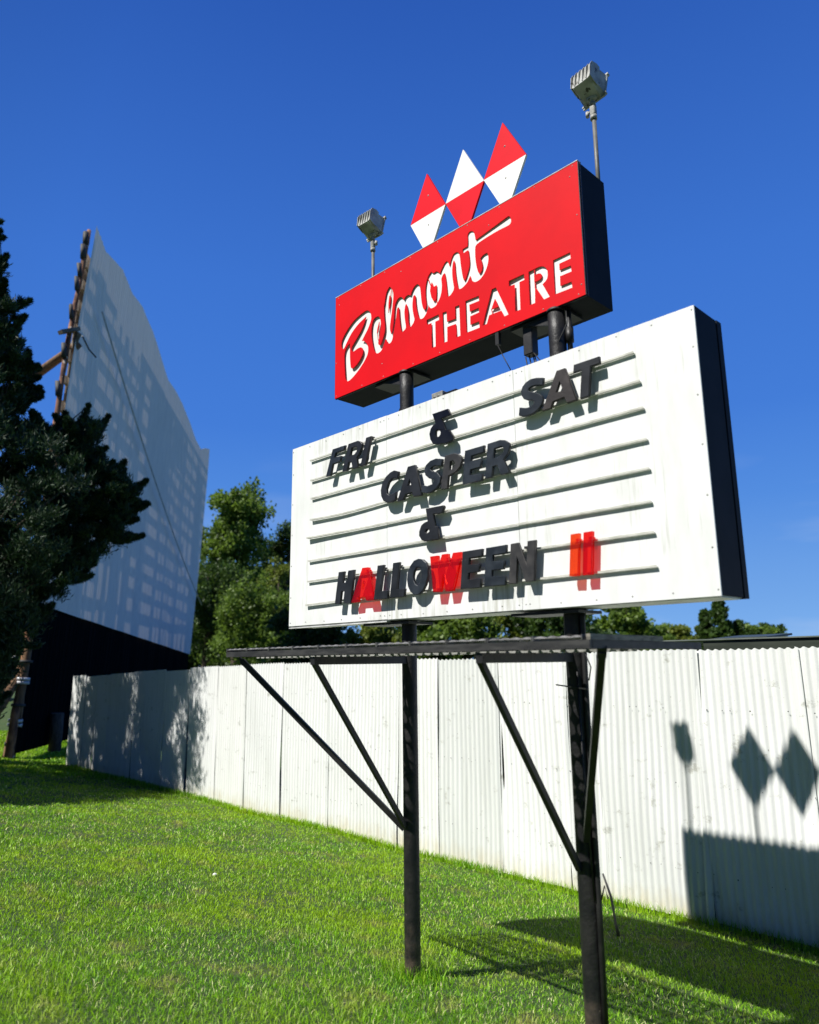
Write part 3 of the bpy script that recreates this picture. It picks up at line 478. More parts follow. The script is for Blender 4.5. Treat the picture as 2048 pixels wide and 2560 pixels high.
for i, z in enumerate(RZ):
    m = MB(); br = (.231, 1.009, 2.005, 2.8); K = 28
    xs = np.linspace(RL[i], RR[i], K)
    def off(x): return (.0, .0)
    sag = {4: (.010, .012), 3: (-.012, .006), 7: (-.010, .004)}.get(i, (.002*random.uniform(-1, 1), 0))
    prev = None
    for x in xs:
        t = max(0, (1.0-x)/.8); dz = sag[0]*t**1.4 if i != 3 else sag[0]*math.sin(min(1, t)*PI); dy = -abs(sag[1])*t**1.3
        z0 = z+dz+random.uniform(-.0006, .0006)
        pr = [(x, -.006+dy*.0, z0-.004), (x, -.0195+dy, z0-.0045), (x, -.020+dy, z0+.0055), (x, -.0178+dy, z0+.0055), (x, -.0178+dy, z0-.001), (x, -.006+dy*.0, z0-.001)]
        vs = [m.bm.verts.new(p) for p in pr]
        if prev:
            for k in range(6): m._f([prev[k], prev[(k+1) % 6], vs[(k+1) % 6], vs[k]])
        else: m._f(vs[::-1])
        prev = vs
    m._f(prev); m.build('letter_track', M['rail'], lb)

# red name box
RX0, RX1, RZ0, RZ1, RY, RD = .3616, 2.4119, 1.8362, 2.6107, .0962, .2669
m = MB(); t = .012
m.box((RX0, RY+.009, RZ0), (RX0+t, RY+RD, RZ1)).box((RX1-t, RY+.009, RZ0), (RX1, RY+RD, RZ1))
m.box((RX0+t+.001, RY+.009, RZ0), (RX1-t-.001, RY+RD, RZ0+t)).box((RX0+t+.001, RY+.009, RZ1-t), (RX1-t-.001, RY+RD, RZ1)).box((RX0+t+.001, RY+RD-.02, RZ0+t+.001), (RX1-t-.001, RY+RD-.004, RZ1-t-.001))
nb = m.build('name_box', M['navy'], sign)
rect = [(RX0, RZ0), (RX1, RZ0), (RX1, RZ1), (RX0, RZ1)]
cut_sheet('red_panel', [rect]+[smooth_outline([tuple(q) for q in o], s) for s, o in CUT], RY, .005, 0, M['red_face'], nb)
m = MB(); KX, KZ = 40, 14; gv = []
for j in range(KZ+1):
    row = []
    for k in range(KX+1):
        x = RX0+.014+(RX1-RX0-.028)*k/KX; fz = j/KZ
        gp = float(np.interp(x, [.36, .6, .9, 1.2, 1.45, 1.7, 1.95, 2.15, 2.41], [.010, .011, .012, .009, .004, .005, .012, .005, .003]))
        row.append(m.bm.verts.new((x, RY+.0052+gp*(1.15-.85*fz), RZ0+.014+(RZ1-RZ0-.028)*fz)))
    gv.append(row)
for j in range(KZ):
    for k in range(KX): m._f([gv[j][k], gv[j][k+1], gv[j+1][k+1], gv[j+1][k]], 0, True)
m.build('white_backing', M['backing'], nb, False)
m = MB(); m.box((RX0-.003, RY-.002, RZ1+.001), (RX1+.003, RY+.035, RZ1+.005)); m.build('top_flashing', M['flash'], nb)
m = MB()
m.box((RX0, RY+.0055, RZ0-.006), (RX1, RY+.012, RZ0+.004)).box((RX1+.0005, RY+.001, RZ0), (RX1+.004, RY+.010, RZ1)).box((RX0-.004, RY+.001, RZ0), (RX0-.0005, RY+.010, RZ1))
m.box((RX1+.0045, RY+.013, RZ0), (RX1+.007, RY+.022, RZ1))
build_each(m, 'edge_strip', M['black'], nb)
m = MB()
for x in np.linspace(RX0+.03, RX1-.03, 9):
    m.rivet((x, RY-.0005, RZ1-.014), .0038); m.rivet((x+random.uniform(-.02, .02), RY-.0005, RZ0+.016), .0038)
for x, z in ((RX0+.04, RZ1-.07), (1.05, RZ1-.075), (1.80, 2.52), (RX1-.05, RZ1-.07), (.86, 1.945), (RX1-.02, 2.3), (RX1-.02, 1.9), (RX0+.01, 2.1)): m.rivet((x, RY-.0005, z), .0042)
build_each(m, 'screw', M['galv'], nb)
# cracks of broken plastic across the cut letters
m = MB()
cz = [q for q in LET]
def sliver(u0, v0, u1, v1, w=.004):
    a, b = at(u0, v0, RY+.004), at(u1, v1, RY+.004); m.bar(a, b, w, .003, 0, (0, 1, 0))
sliver(970+1075/10.78, 660+370/10.78, 970+1150/10.78, 660+580/10.78); sliver(970+1295/10.78, 660+970/10.78, 970+1330/10.78, 660+1060/10.78)
sliver(1250+625/7.19, 600+515/7.19, 1250+625/7.19, 600+635/7.19, .006); sliver(1250+632/7.19, 600+752/7.19, 1250+637/7.19, 600+870/7.19, .006)
sliver(820+1470/3.594, 560+765/3.594, 820+1482/3.594, 560+820/3.594)
sliver(840+1120/10.78, 760+790/10.78, 840+1142/10.78, 760+985/10.78, .003); sliver(970+103/10.78, 660+665/10.78, 970+72/10.78, 660+870/10.78, .003)
build_each(m, 'broken_strip', M['red_face'], nb)
m = MB(); m.bar(at(1250+1120/7.19, 600+608/7.19, RY+.0105), at(1250+1170/7.19, 600+540/7.19, RY+.0105), .006, .002, 0, (0, 1, 0)); m.build('crack', M['black'], nb)
m = MB()
for px in (P1, P2):
    m.box((px-.30, RY+.03, RZ0-.020), (px+.06, RY+.20, RZ0-.0065))
    m.prism([(px-.20, PY-.006, RZ0-.021), (px-.03, PY-.006, RZ0-.021), (px-.03, PY-.006, RZ0-.075)], (0, .012, 0))
build_each(m, 'mounting_plate', M['black'], nb)
m = MB(); a = at(1328, 868, .17); m.box((a.x-.032, .14, a.z-.050), (a.x+.028, .20, RZ0-.0065), 0, .004); jb = m.build('wiring_box', M['black'], nb)
m = MB()
for dx in (-.03, -.005, .02, .03):
    x0 = a.x+dx-.01; m.tube([(x0, .17, a.z-.045), (x0+.01, .172, a.z-.11), (x0-.01+dx*.4, .175, WZ1+.03), (x0+.02, .19, WZ1+.004)], .0035, 6)
m.tube([(a.x+.03, .15, a.z-.05), (a.x+.09, .15, WZ1+.05), (a.x+.16, .15, WZ1+.035)], .003, 6)
b = at(1244, 862, .10); c = at(1277, 925, .05)
m.tube([b, b.lerp(c, .5)+Vector((0, 0, -.004)), c], .0028, 6)
m.box((b.x-.012, b.y-.004, b.z), (b.x+.012, b.y+.02, RZ0-.0065))
m.tube([(.985, .18, RZ0-.006), (.975, .17, 1.74), (.985, .17, 1.68), (.95, .16, 1.60), (.93, .16, 1.52)], .0034, 6)
m.tube([(2.27, .13, RZ0-.01), (2.29, .10, 1.72), (2.22, .10, 1.62), (2.15, .1, 1.52)], .004, 6)
build_each(m, 'wire', M['black_cable'], jb)
m = MB(); m.tube([(P2+.062, PY+.02, RZ0-.006), (P2+.062, PY+.02, 1.53)], .014, 12).tube([(P2+.062, PY+.02, 1.72), (P2+.062, PY+.02, 1.64)], .022, 10)
m.build('conduit_elbow', M['black'], nb)
b = at(1100, 1001, .06)
m = MB(); m.box((b.x-.055, .045, WZ1+.0065), (b.x+.035, .085, WZ1+.062), 0, .003)
gb = m.build('junction_box', M['galv'], lb)
m = MB(); m.rivet((b.x-.03, .0448, WZ1+.034), .011, n=12).rivet((b.x+.004, .0448, WZ1+.034), .011, n=12); build_each(m, 'knockout', M['pole_grey'], gb)
m = MB(); m.box((b.x+.0355, .06, WZ1+.0065), (b.x+.13, .10, WZ1+.05), 0, .004); m.build('cable_clamp', M['navy'], gb)
m = MB(); m.box((.765, .26, RZ1+.0055), (.835, .33, RZ1+.07), 0, .02); m.build('vent_cap', M['galv'], nb)
# diamonds
DY, DX, DWd, DZc, DH = .40, .8423, .3441, 3.107, .3317
for i in range(3):
    x0, x1 = DX+i*DWd, DX+(i+1)*DWd; xm = (x0+x1)/2; up = (i != 1)
    zc = DZc+.004*i
    yy = DY-.004*(i == 0)
    m = MB(); m.prism([(x0, yy, zc+.001), (x1, yy, zc+.001), (xm, yy, zc+DH)], (0, .016, 0)); d = m.build('diamond', M['red_face2' if up else 'white_shape'], sign)
    d['label'] = ('red over white diamond', 'white over red diamond', 'taller-standing red over white diamond at the right')[i]
    m = MB(); m.prism([(x0, yy, zc-.001), (xm, yy, zc-DH), (x1, yy, zc-.001)], (0, .016, 0)); m.build('lower_half', M['white_shape' if up else 'red_face2'], d)
    if i == 1: continue
    m = MB(); m.tube([(xm, DY+.03, RZ1-.3), (xm, DY+.03, zc+.1)], .013, 10); m.bar((xm, DY+.0, RZ1-.2), (xm, RY+RD, RZ1-.2), .03, .03); m.build('pin', M['galv'], d)
    if up:
        m = MB(); m.rivet((xm+.01, yy-.0005, zc+.15), .007).rivet((xm+.008, yy-.0005, zc-.08), .006); build_each(m, 'bolt', M['galv'], d)

# canopy under the board
SX0, SX1, SY0, SY1, SZ, ST = .2034, 2.7501, -.5969, .3205, .0452, .0301
GY1 = -.045
m = MB()
m.box((SX0, SY0, SZ), (SX1-.001, SY0+.02, SZ+ST)).box((SX1-.020, SY0+.021, SZ), (SX1, SY1, SZ+ST)).box((SX0, SY0+.021, SZ), (SX0+.02, GY1+.02, SZ+ST))
cp = m.build('canopy', M['beam_black'], sign)
GY1 = -.045; npl = 11; pw = (SX1-.03-SX0)/npl; gt = SZ+ST+.021
for p in range(npl):       # safety-grating planks: rows of raised diamond openings between side channels
    x0 = SX0+.003+p*pw; x1 = x0+pw-.004; m = MB()
    m.box((x0, SY0-.002, SZ+ST+.001), (x0+.003, GY1, gt)).box((x1-.003, SY0-.002, SZ+ST+.001), (x1, GY1, gt))
    nc, nr = 4, 8; cw = (x1-x0-.006)/nc; ch = (GY1-SY0)/nr
    def GV(x, y, z): return m.bm.verts.new((x, y, z+random.uniform(-.0008, .0008)))
    for a_ in range(nc):
        for b_ in range(nr):
            xa, ya = x0+.003+a_*cw, SY0+b_*ch; xc, yc = xa+cw/2, ya+ch/2; z = gt-.006
            o4 = [GV(xa, ya, z-.004), GV(xa+cw, ya, z-.004), GV(xa+cw, ya+ch, z-.004), GV(xa, ya+ch, z-.004)]
            hx, hy = cw*.39, ch*.40
            inn = [GV(xc-hx, yc-hy*.35, z), GV(xc-hx*.3, yc-hy, z+.004), GV(xc+hx*.3, yc-hy, z+.004), GV(xc+hx, yc-hy*.35, z), GV(xc+hx, yc+hy*.35, z), GV(xc+hx*.3, yc+hy, z+.004), GV(xc-hx*.3, yc+hy, z+.004), GV(xc-hx, yc+hy*.35, z)]
            m._f([o4[0], o4[1], inn[2], inn[1]]); m._f([o4[1], inn[3], inn[2]]); m._f([o4[1], o4[2], inn[4], inn[3]]); m._f([o4[2], inn[5], inn[4]])
            m._f([o4[2], o4[3], inn[6], inn[5]]); m._f([o4[3], inn[7], inn[6]]); m._f([o4[3], o4[0], inn[0], inn[7]]); m._f([o4[0], inn[1], inn[0]])
    m.build('grating_plank', M['grate'], cp, False)
m = MB(); m.box((SX0+.021, GY1+.002, SZ), (SX1-.021, GY1+.02, SZ+ST)); m.build('back_beam', M['beam_black'], cp)
m = MB()
m.box((SX1-.014, SY0+.0, SZ+ST+.001), (SX1+.003, -.04, SZ+ST+.022)); m.build('side_board', M['concrete'], cp)
m = MB()
for x in np.linspace(SX0+.25, SX1-.25, 5): m.box((x-.008, SY0+.022, SZ+.004), (x+.008, GY1-.002, SZ+ST-.004))
build_each(m, 'rafter', M['beam_black'], cp)
m = MB()
for y_ in (-.40, -.22): m.box((SX0+.03, y_, SZ-.009), (SX1-.03, y_+.018, SZ-.0005))
build_each(m, 'purlin', M['galv'], cp)
for px in (P1, P2):
    m = MB(); m.box((px-.018, SY0+.015, SZ-.050), (px+.018, PY-.04, SZ-.008)); m.build('arm', M['black'], sign)
bs = [((P1-.01, SY0+.03, SZ-.035), (P1-.005, PY-.045, -.905), .025), ((.30, SY0+.05, SZ-.02), (P1-.045, PY-.012, -.93), .031), ((P2-.01, SY0+.03, SZ-.035), (P2-.01, PY-.045, -.93), .026), ((SX1-.016, SY0+.105, SZ-.01), (P2+.03, PY-.04, -.80), .028)]
for a, b, w in bs:
    m = MB(); m.bar(a, b, w, w); v = Vector(b)-Vector(a); m.bar(Vector(a)-v.normalized()*.02, Vector(a)+v.normalized()*.03, w*1.25, w*.5); m.build('brace', M['black'], sign)
m = MB(); g2 = g1(P2, PY)
m.tube([(P2+.058, PY-.012, g2-.05), (P2+.060, PY-.012, -1.0), (P2+.056, PY-.01, -.3), (P2+.058, PY-.01, .2), (P2+.066, PY, .25)], .0135, 10)
m.tube([(P2+.035, PY-.045, -.05), (P2+.040, PY-.043, -.6), (P2+.052, PY-.03, -1.05)], .005, 8)
build_each(m, 'conduit', M['black'], sign)
m = MB(); m.bar((P2-.085, PY-.05, -.112), (P2+.09, PY-.05, -.13), .006, .006); m.tube([(P2+.1, PY-.03, -.93), (P2+.135, PY-.03, -1.02), (P2+.15, PY-.03, -1.12), (P2+.16, PY-.03, -1.17)], [.004, .006, .005, .009], 8)
m.tube([(P2+.085, PY-.03, -1.04), (P2+.105, PY-.03, -.98), (P2+.12, PY-.03, -1.03)], .004, 6)
m.tube([(P2+.09, PY-.05, .03), (P2+.115, PY-.05, -.03), (P2+.10, PY-.05, -.09)], .003, 6)
build_each(m, 'strap', M['black_cable'], sign)

# floodlights on the name box
def floodlight(x, y, zb, zt, label, knob, yaw):
    f = tag(empty('floodlight', (x, y, zb)), label, 'floodlight', 'floodlights on poles above the red name box')
    m = MB(); m.tube([(x, y, zb), (x+.002, y, zt)], .0125, 14); m.box((x-.02, RY+RD-.003, zb+.03), (x+.02, y+.016, zb+.05)).box((x-.02, RY+RD-.003, zb+.10), (x+.02, y+.016, zb+.12)); m.build('pole', M['pole_grey'], f)
    m = MB(); m.tube([(x, y, zt-.004), (x, y, zt+.022)], .020, 12).box((x-.017, y-.015, zt+.0225), (x+.017, y+.015, zt+.088), 0, .005).tube([(x, y, zt+.0885), (x, y, zt+.108)], .017, 12)
    m.tube([(x+knob*.018, y, zt+.055), (x+knob*.036, y, zt+.055)], .008, 8).tube([(x+knob*.038, y, zt+.066), (x+knob*.038, y, zt+.034)], .011, 8)
    fit = m.build('fitting', M['galv'], f)
    m = MB(); m.tube([(x, y, zt+.105), (x-.004, y-.002, zt+.135)], .012, 8).tube([(x-.03, y-.01, zt+.132), (x+.03, y+.004, zt+.140)], .017, 10); m.build('knuckle', M['lamp_metal'], f)
    # head: body lofted from the finned back to the wide glass rim, tipped downwards
    c = Vector((x-.004, y-.004, zt+.222)); pit = math.radians(-14)
    Rm = Matrix.Rotation(yaw, 3, 'Z') @ Matrix.Rotation(pit, 3, 'X')
    def T(p): return c + Rm @ Vector((p[0]*.88, p[1]*.80, p[2]*.90))
    def loft(m, secs):
        prev = None
        for (w, z0, z1, yy) in secs:
            b = min(w, (z1-z0)/2)*.25
            pts = [(-w+b, yy, z0), (w-b, yy, z0), (w, yy, z0+b), (w, yy, z1-b), (w-b, yy, z1), (-w+b, yy, z1), (-w, yy, z1-b), (-w, yy, z0+b)]
            vs = [m.bm.verts.new(T(p)) for p in pts]
            if prev:
                for k in range(8): m._f([prev[k], prev[(k+1) % 8], vs[(k+1) % 8], vs[k]])
            else: m._f(vs[::-1])
            prev = vs
        m._f(prev)
    m = MB(); loft(m, [(.074, -.060, .062, -.105), (.076, -.068, .074, -.070), (.080, -.084, .084, -.01), (.082, -.098, .094, .048), (.086, -.100, .096, .056)]); body = m.build('housing', M['lamp_metal'], f)
    m = MB()
    for k in range(6):
        xx = -.078+.0305*k
        pts = [(xx, -.125, .030), (xx, -.112, -.052), (xx, -.06, -.066), (xx, -.02, -.072), (xx, -.02, .082), (xx, -.055, .088), (xx, -.108, .070)]
        m.prism([T(p) for p in pts], Rm @ Vector((.0045, 0, 0)))
    m.build('fin', M['lamp_metal'], body)
    m = MB()
    w0, w1, za, zb_ = .088, .076, -.103, .100
    for a_, b_ in (((-w0, .057, za), (w0, .070, za+.013)), ((-w0, .057, zb_-.013), (w0, .070, zb_)), ((-w0, .057, za+.0135), (-w1, .070, zb_-.0135)), ((w1, .057, za+.0135), (w0, .070, zb_-.0135))):
        x0, y0, z0 = a_; x1, y1, z1 = b_
        vs = [m.bm.verts.new(T(p)) for p in ((x0,y0,z0),(x1,y0,z0),(x1,y1,z0),(x0,y1,z0),(x0,y0,z1),(x1,y0,z1),(x1,y1,z1),(x0,y1,z1))]
        for q in ((3,2,1,0),(4,5,6,7),(0,1,5,4),(1,2,6,5),(2,3,7,6),(3,0,4,7)): m._f([vs[i] for i in q])
    for sx in (-1, 1):
        for sz in (za+.02, zb_-.02): m.tube([T((sx*.088, .05, sz)), T((sx*.088, .076, sz))], .007, 8)
    m.build('rim', M['lamp_metal'], f)
    m = MB(); m.prism([T(p) for p in ((-.075, .060, -.088), (.075, .060, -.088), (.075, .060, .085), (-.075, .060, .085))], Rm @ Vector((0, .004, 0))); m.build('glass', M['lens'], f)
floodlight(.436, .390, RZ1-.16, 3.080, 'smaller looking floodlight above the left end of the red name box', 1, math.radians(4))
floodlight(2.364, .390, RZ1-.16, 3.065, 'floodlight on the long pole at the right end of the red name box', -1, math.radians(-6))

# changeable letters hanging on the tracks
KIND = {'brownish': 'letter_brown', 'worn': 'letter_worn', 'mottled': 'letter_worn', 'bluish': 'letter_blue', 'glossy': 'letter_gloss', 'matt': 'letter'}
for i, (nm, desc, red, sm, rings) in enumerate(LET):
    mt = M['letter'] if i % 3 else M['letter_blue']
    for k, v in KIND.items():
        if k in desc: mt = M[v]
    if red: mt = M['acrylic_o' if red == 2 else 'acrylic']
    rings = [[tuple(q) for q in r] for r in rings]
    o = cut_sheet('ampersand' if nm == 'ampersand' else 'letter', rings, -.0535, .015 if not red else .020, .0028 if not red else .0015, mt)
    if red:   # open-backed moulding: the side walls only, and hooks
        pass
    xs = [q[0] for q in rings[0]]; zs = [q[1] for q in rings[0]]
    col = 'see-through' if red else 'black plastic'
    tag(o, (desc if red or nm == 'ampersand' else 'black '+desc), 'letter', 'changeable letters hanging on the white board')
    # hooks that grip the tracks
    m = MB(); tz = min((abs(z-max(zs)+.018), z) for z in RZ)[1]; bz_ = min((abs(z-min(zs)-.0), z) for z in RZ)[1]
    for xq in (rings[0][0][0]*0 + np.mean([q[0] for q in rings[0] if q[1] > max(zs)-.03]),):
        m.box((xq-.006, -.0380, tz+.004), (xq+.010, -.0075, tz+.016))
    m.build('hook', mt, o)

# ------------------------------------------------------------------ corrugated fence
FY = 3.412
fence = tag(empty('corrugated_fence', (-4.5, FY, g1(-4.5, FY))), 'long white corrugated metal fence of overlapping patched sheets behind the sign', 'fence')
sx = [at(u, 1850, FY).x for u in (172, 205, 232, 268, 330, 408, 470, 540, 614, 708, 825, 995, 1100, 1252, 1420, 1500)]
sx = sx+[at(1757, 1900, FY).x, at(2024, 1900, FY).x]
while sx[-1] < 9: sx.append(sx[-1]+.72)
TOPS = sorted((at(u, v, FY).x, at(u, v, FY).z) for u, v in ((180, 1693), (352, 1681), (522, 1669), (700, 1660), (1005, 1649), (1250, 1642), (1511, 1628), (1750, 1622), (2048, 1615)))
def ztop(x): return float(np.interp(x, [p[0] for p in TOPS], [p[1] for p in TOPS]))
PITCH = .066
for i in range(len(sx)-1):
    a, b = sx[i]-.012, sx[i+1]+.022
    far = sx[i] < -4
    jt = random.uniform(-.016, .022)*(1.7 if a < -4 else 1 if a < 0 else .35); tilt = random.uniform(-.02, .02)*(1.6 if a < -4 else 1); zb = random.uniform(-.02, .015); lay = .003+random.uniform(0, .003)
    if i == 8: tilt = .030; b -= .01
    if i == 9: tilt = -.018
    if i == 10: tilt = .022
    if i in (3, 5, 7, 8, 9, 11, 12): b -= .036; tilt = (.012, -.010, .016)[i % 3]
    if 2 < i < 14:
        q = MB(); q.box((sx[i+1]-.05, FY+.012, g1(sx[i+1], FY)-.1), (sx[i+1]+.05, FY+.028, ztop(sx[i+1])-.03)); q.build('seam_shade_strip', M['skirt'], fence)  # added black strip, stands in for the shade behind the open seams
    nx_ = max(8, int((b-a)/PITCH*8)); nz = 14; m = MB(); rows = []
    amp = .0078
    ph = random.uniform(0, 1); d1, d2 = random.uniform(0, 6), random.uniform(0, 6)
    wear = random.uniform(.2, 1)
    for j in range(nz+1):
        fz = j/nz; row = []
        for k in range(nx_+1):
            fx = k/nx_; x = a+(b-a)*fx
            zt = ztop(x)+jt; z0 = g1(x, FY)+.02+zb
            if i > 13: z0 += .022
            z = z0+(zt-z0)*fz
            if j == nz: z += -.006+.007*math.cos(2*PI*(x/PITCH+ph))
            bend = .012*math.sin(d1+fz*5+fx*3)*wear + .010*math.sin(d2+fz*11+fx*6)*wear*(1-fz)
            x_ = x+tilt*(fz-.5)*2*(1.0 if fx in (0, 1) else 1)
            y = FY-lay-amp*math.cos(2*PI*(x/PITCH+ph)) + bend + random.uniform(-.0008, .0008)
            if fx > .93: y -= .007+.012*(1-fz)*wear
            row.append(m.bm.verts.new((x_, y, z)))
        rows.append(row)
    for j in range(nz):
        for k in range(nx_): m._f([rows[j][k], rows[j][k+1], rows[j+1][k+1], rows[j+1][k]], 0, True)
    if a > -6:
        for zz in (-.42, -1.05, -1.75):
            for k in range(int((b-a)/PITCH/2)):
                xx = a+.03+(2*k+random.choice((0, .5, 1)))*PITCH
                if xx < b-.03 and random.random() < .8: m.rivet((xx, FY-lay-amp-.005, zz+random.uniform(-.01, .01)), random.uniform(.0035, .0065), 1)
    o = m.build('sheet', [M['fence'], M['wall_dark']], fence, False)
# timber rails and posts behind the sheets
m = MB()
for zz in (-.42, -1.05, -1.75): m.box((sx[0]+.1, FY+.03, zz-.03), (8.9, FY+.06, zz+.03))
build_each(m, 'rail', M['plank'], fence)
for x in np.arange(-12.9, 9, 2.4):
    m = MB(); m.box((x-.04, FY+.062, g1(x, FY)-.3), (x+.04, FY+.14, ztop(x)-.10)); m.build('fence_post', M['plank'], fence)

# low building whose dark green roof edge shows over the fence
hb = tag(empty('low_building', (4.0, 5.6, g1(4, 5.6))), 'low building with a dark green metal roof edge behind the fence', 'building')
a = at(1758, 1603, 3.95); b = at(2048, 1586, 3.95)
m = MB(); m.box((a.x, 3.95, a.z-.30), (9.5, 3.98, a.z-.002)); m.build('fascia', M['green_roof'], hb)
m = MB()
vs = [(a.x-1.0, 3.93, a.z+.006), (9.5, 3.93, a.z+.012), (9.5, 8.5, a.z+.012), (a.x-1.0, 8.5, a.z+.03)]
m.prism(vs, (0, 0, .012)); m.build('roof', M['green_roof_top'], hb)
m = MB(); m.box((a.x+.1, 4.15, -2.3), (9.4, 4.25, a.z-.02)).box((a.x+.1, 4.251, -2.3), (a.x+.2, 8.19, a.z-.02)).box((a.x+.21, 8.2, -2.3), (9.4, 8.3, a.z-.02)); m.build('wall', M['wall_dark'], hb)
m = MB(); m.prism([(a.x-.20, 4.6, a.z+.02), (a.x+.35, 4.6, a.z+.025), (a.x+.35, 5.3, a.z+.07), (a.x-.20, 5.3, a.z+.065)], (0, 0, .02)); m.build('roof_hatch', M['green_roof'], hb)
m = MB(); m.tube([(2.44, FY-.03, .12), (2.48, FY-.03, .06), (2.45, FY-.03, .0), (2.50, FY-.03, -.10), (2.56, FY-.03, -.25), (2.64, FY-.02, -.5), (2.8, FY-.02, -.9)], .0035, 6)
m.build('hanging_wire', M['black_cable'], fence)
# ------------------------------------------------------------------ the drive-in screen
LX, LY = -15.9216, 3.6192; DVx, DVy = -.79700, .60397; NX, NY = .60397, .79700
def sp(s, z, d=0.0): return Vector((LX+DVx*s-NX*d, LY+DVy*s-NY*d, z))     # d = metres behind the face
scr = tag(empty('drive_in_screen', sp(10, g1(-20, 8))), 'huge white drive-in movie screen with black skirt and timber frame behind', 'screen')
top_pts = [(1.14, 13.25), (2.2, 13.0), (3.37, 13.32), (4.3, 13.55), (5.6, 13.35), (7.13, 13.62), (9.0, 13.5), (10.86, 13.05), (12.5, 12.75), (14.0, 12.85), (16.0, 12.9), (18.25, 12.62), (20.5, 12.35), (22.0, 12.3), (23.8, 12.9), (25.6, 13.35)]
def s_left(z): return float(np.interp(z, [-2.1, 1.5, 4, 6.87, 9.3, 13.2], [-1.25, -.62, -.42, -.18, .22, 1.14]))
def s_right(z): return float(np.interp(z, [-2.1, .58, 6.0, 13.4], [21.2, 21.8, 23.6, 25.6]))
def top_z(s): return float(np.interp(s, [p[0] for p in top_pts], [p[1] for p in top_pts]))
def low_z(s): return 1.53-.0425*s
def sheet_wall(m, zf0, zf1, d, n=620, nz=10):
    rows = []
    for j in range(nz+1):
        row = []
        for k in range(n+1):
            f = k/n; zc0 = 0
            sA, sB = 0, 22
            s0 = f*22.4
            # bilinear between the two leaning side edges
            za, zb = zf0(s0), zf1(s0); z = za+(zb-za)*j/nz
            s = s_left(z)+(s_right(z)-s_left(z))*f
            if j == nz: z = zf1(s)
            rib = .018*(1 if (s0/.19) % 1 < .3 else 0)+.012*math.sin(s0*1.7)
            row.append(m.bm.verts.new(sp(s, z, d-rib)))
        rows.append(row)
    for j in range(nz):
        for k in range(n): m._f([rows[j][k], rows[j][k+1], rows[j+1][k+1], rows[j+1][k]], 0)
m = MB(); sheet_wall(m, low_z, top_z, 0); face = m.build('screen_face', M['screen'], scr, False)
m = MB(); sheet_wall(m, lambda s: -1.98-.012*s, lambda s: 1.60-.0425*s, .06, 300, 3); m.build('skirt', M['skirt'], scr, False)
# timber frame: poles and horizontal girts, plus patches of backing boards that throw the grid shadow through the thin sheets
def tz(s): return top_z(min(25, max(1.2, s)))
gi = 0
for z in np.arange(2.1, 12.0, .82):
    s0, s1 = s_left(z)+.15, s_right(z)-.3; cuts = [s0, 3.9, 7.4, 11.9, 15.1, 18.0, s1]
    for c0, c1 in zip(cuts, cuts[1:]):
        if random.random() < .12: continue
        zz = z+random.uniform(-.10, .10)-.006*(c0+c1)/2
        m = MB(); m.bar(sp(c0, zz, .16), sp(c1, zz, .16), random.uniform(.16, .36), .10, up=(NX, NY, 0)); m.build('girt', M['plank'], scr)
random.seed(5)
for s, wdt in ((2.6, .12), (3.5, .22), (4.35, .5), (5.3, .14), (6.1, .18), (6.9, .9), (8.3, .16), (8.9, 1.0), (11.6, .6), (12.6, .2), (13.5, .5), (14.6, .15), (15.6, .3), (16.4, .8), (17.6, .2), (18.6, .25), (20.4, .6), (21.2, .4)):
    m = MB()
    m.prism([sp(s-wdt/2, 1.2, .30), sp(s+wdt/2, 1.2, .30), sp(s+wdt/2+.9, 12.0, .30), sp(s-wdt/2+.9, 12.0, .30)], (-NX*.05, -NY*.05, 0)); m.build('upright', M['plank'], scr)
for s0, s1, z0, z1 in ((.7, 2.0, 6.3, 12.6), (-.2, 2.4, 1.6, 3.0), (9.3, 13.5, 7.0, 12.0), (13.8, 16.6, 10.0, 12.0), (7.3, 9.6, 4.6, 7.4), (19.6, 22.6, 1.0, 11.4), (4.8, 6.0, 1.6, 4.6), (.0, 1.5, 3.0, 6.4)):
    m = MB(); m.prism([sp(s0, z0, .36), sp(s1, z0, .36), sp(s1+(z1-z0)*.07, z1, .36), sp(s0+(z1-z0)*.12, z1, .36)], (-NX*.04, -NY*.04, 0)); m.build('backing_board', M['plank'], scr)
# the peeling edge pole and the rear poles
for s, d in ((0, .16), (4.6, .9), (9.2, .9), (13.8, .9), (18.4, .9), (22.6, .9)):
    m = MB(); pts = []; rs = []
    for z in np.linspace(-2.6, 13.0, 34):
        so = (s_left(z)-.02) if s == 0 else s+.09*(z-1)
        pts.append(sp(so+random.uniform(-.03, .03)*(s == 0), z, d)); rs.append((.092-.002*z)*random.uniform(.85, 1.12))
    m.tube(pts, rs, 12); m.build('frame_pole', M['rusty' if s == 0 else 'wood'], scr)
    if s == 0:
        m = MB()
        for z in (11.4, 12.6, 9.9, 10.9, 8.6, 12.1, 7.4): m.tube([sp(s_left(z)-.15, z+.22, .2), sp(s_left(z)-.14, z-.2, .16)], random.uniform(.05, .08), 7, wob=.35)
        build_each(m, 'peeling_bark', M['wall_dark'], scr)
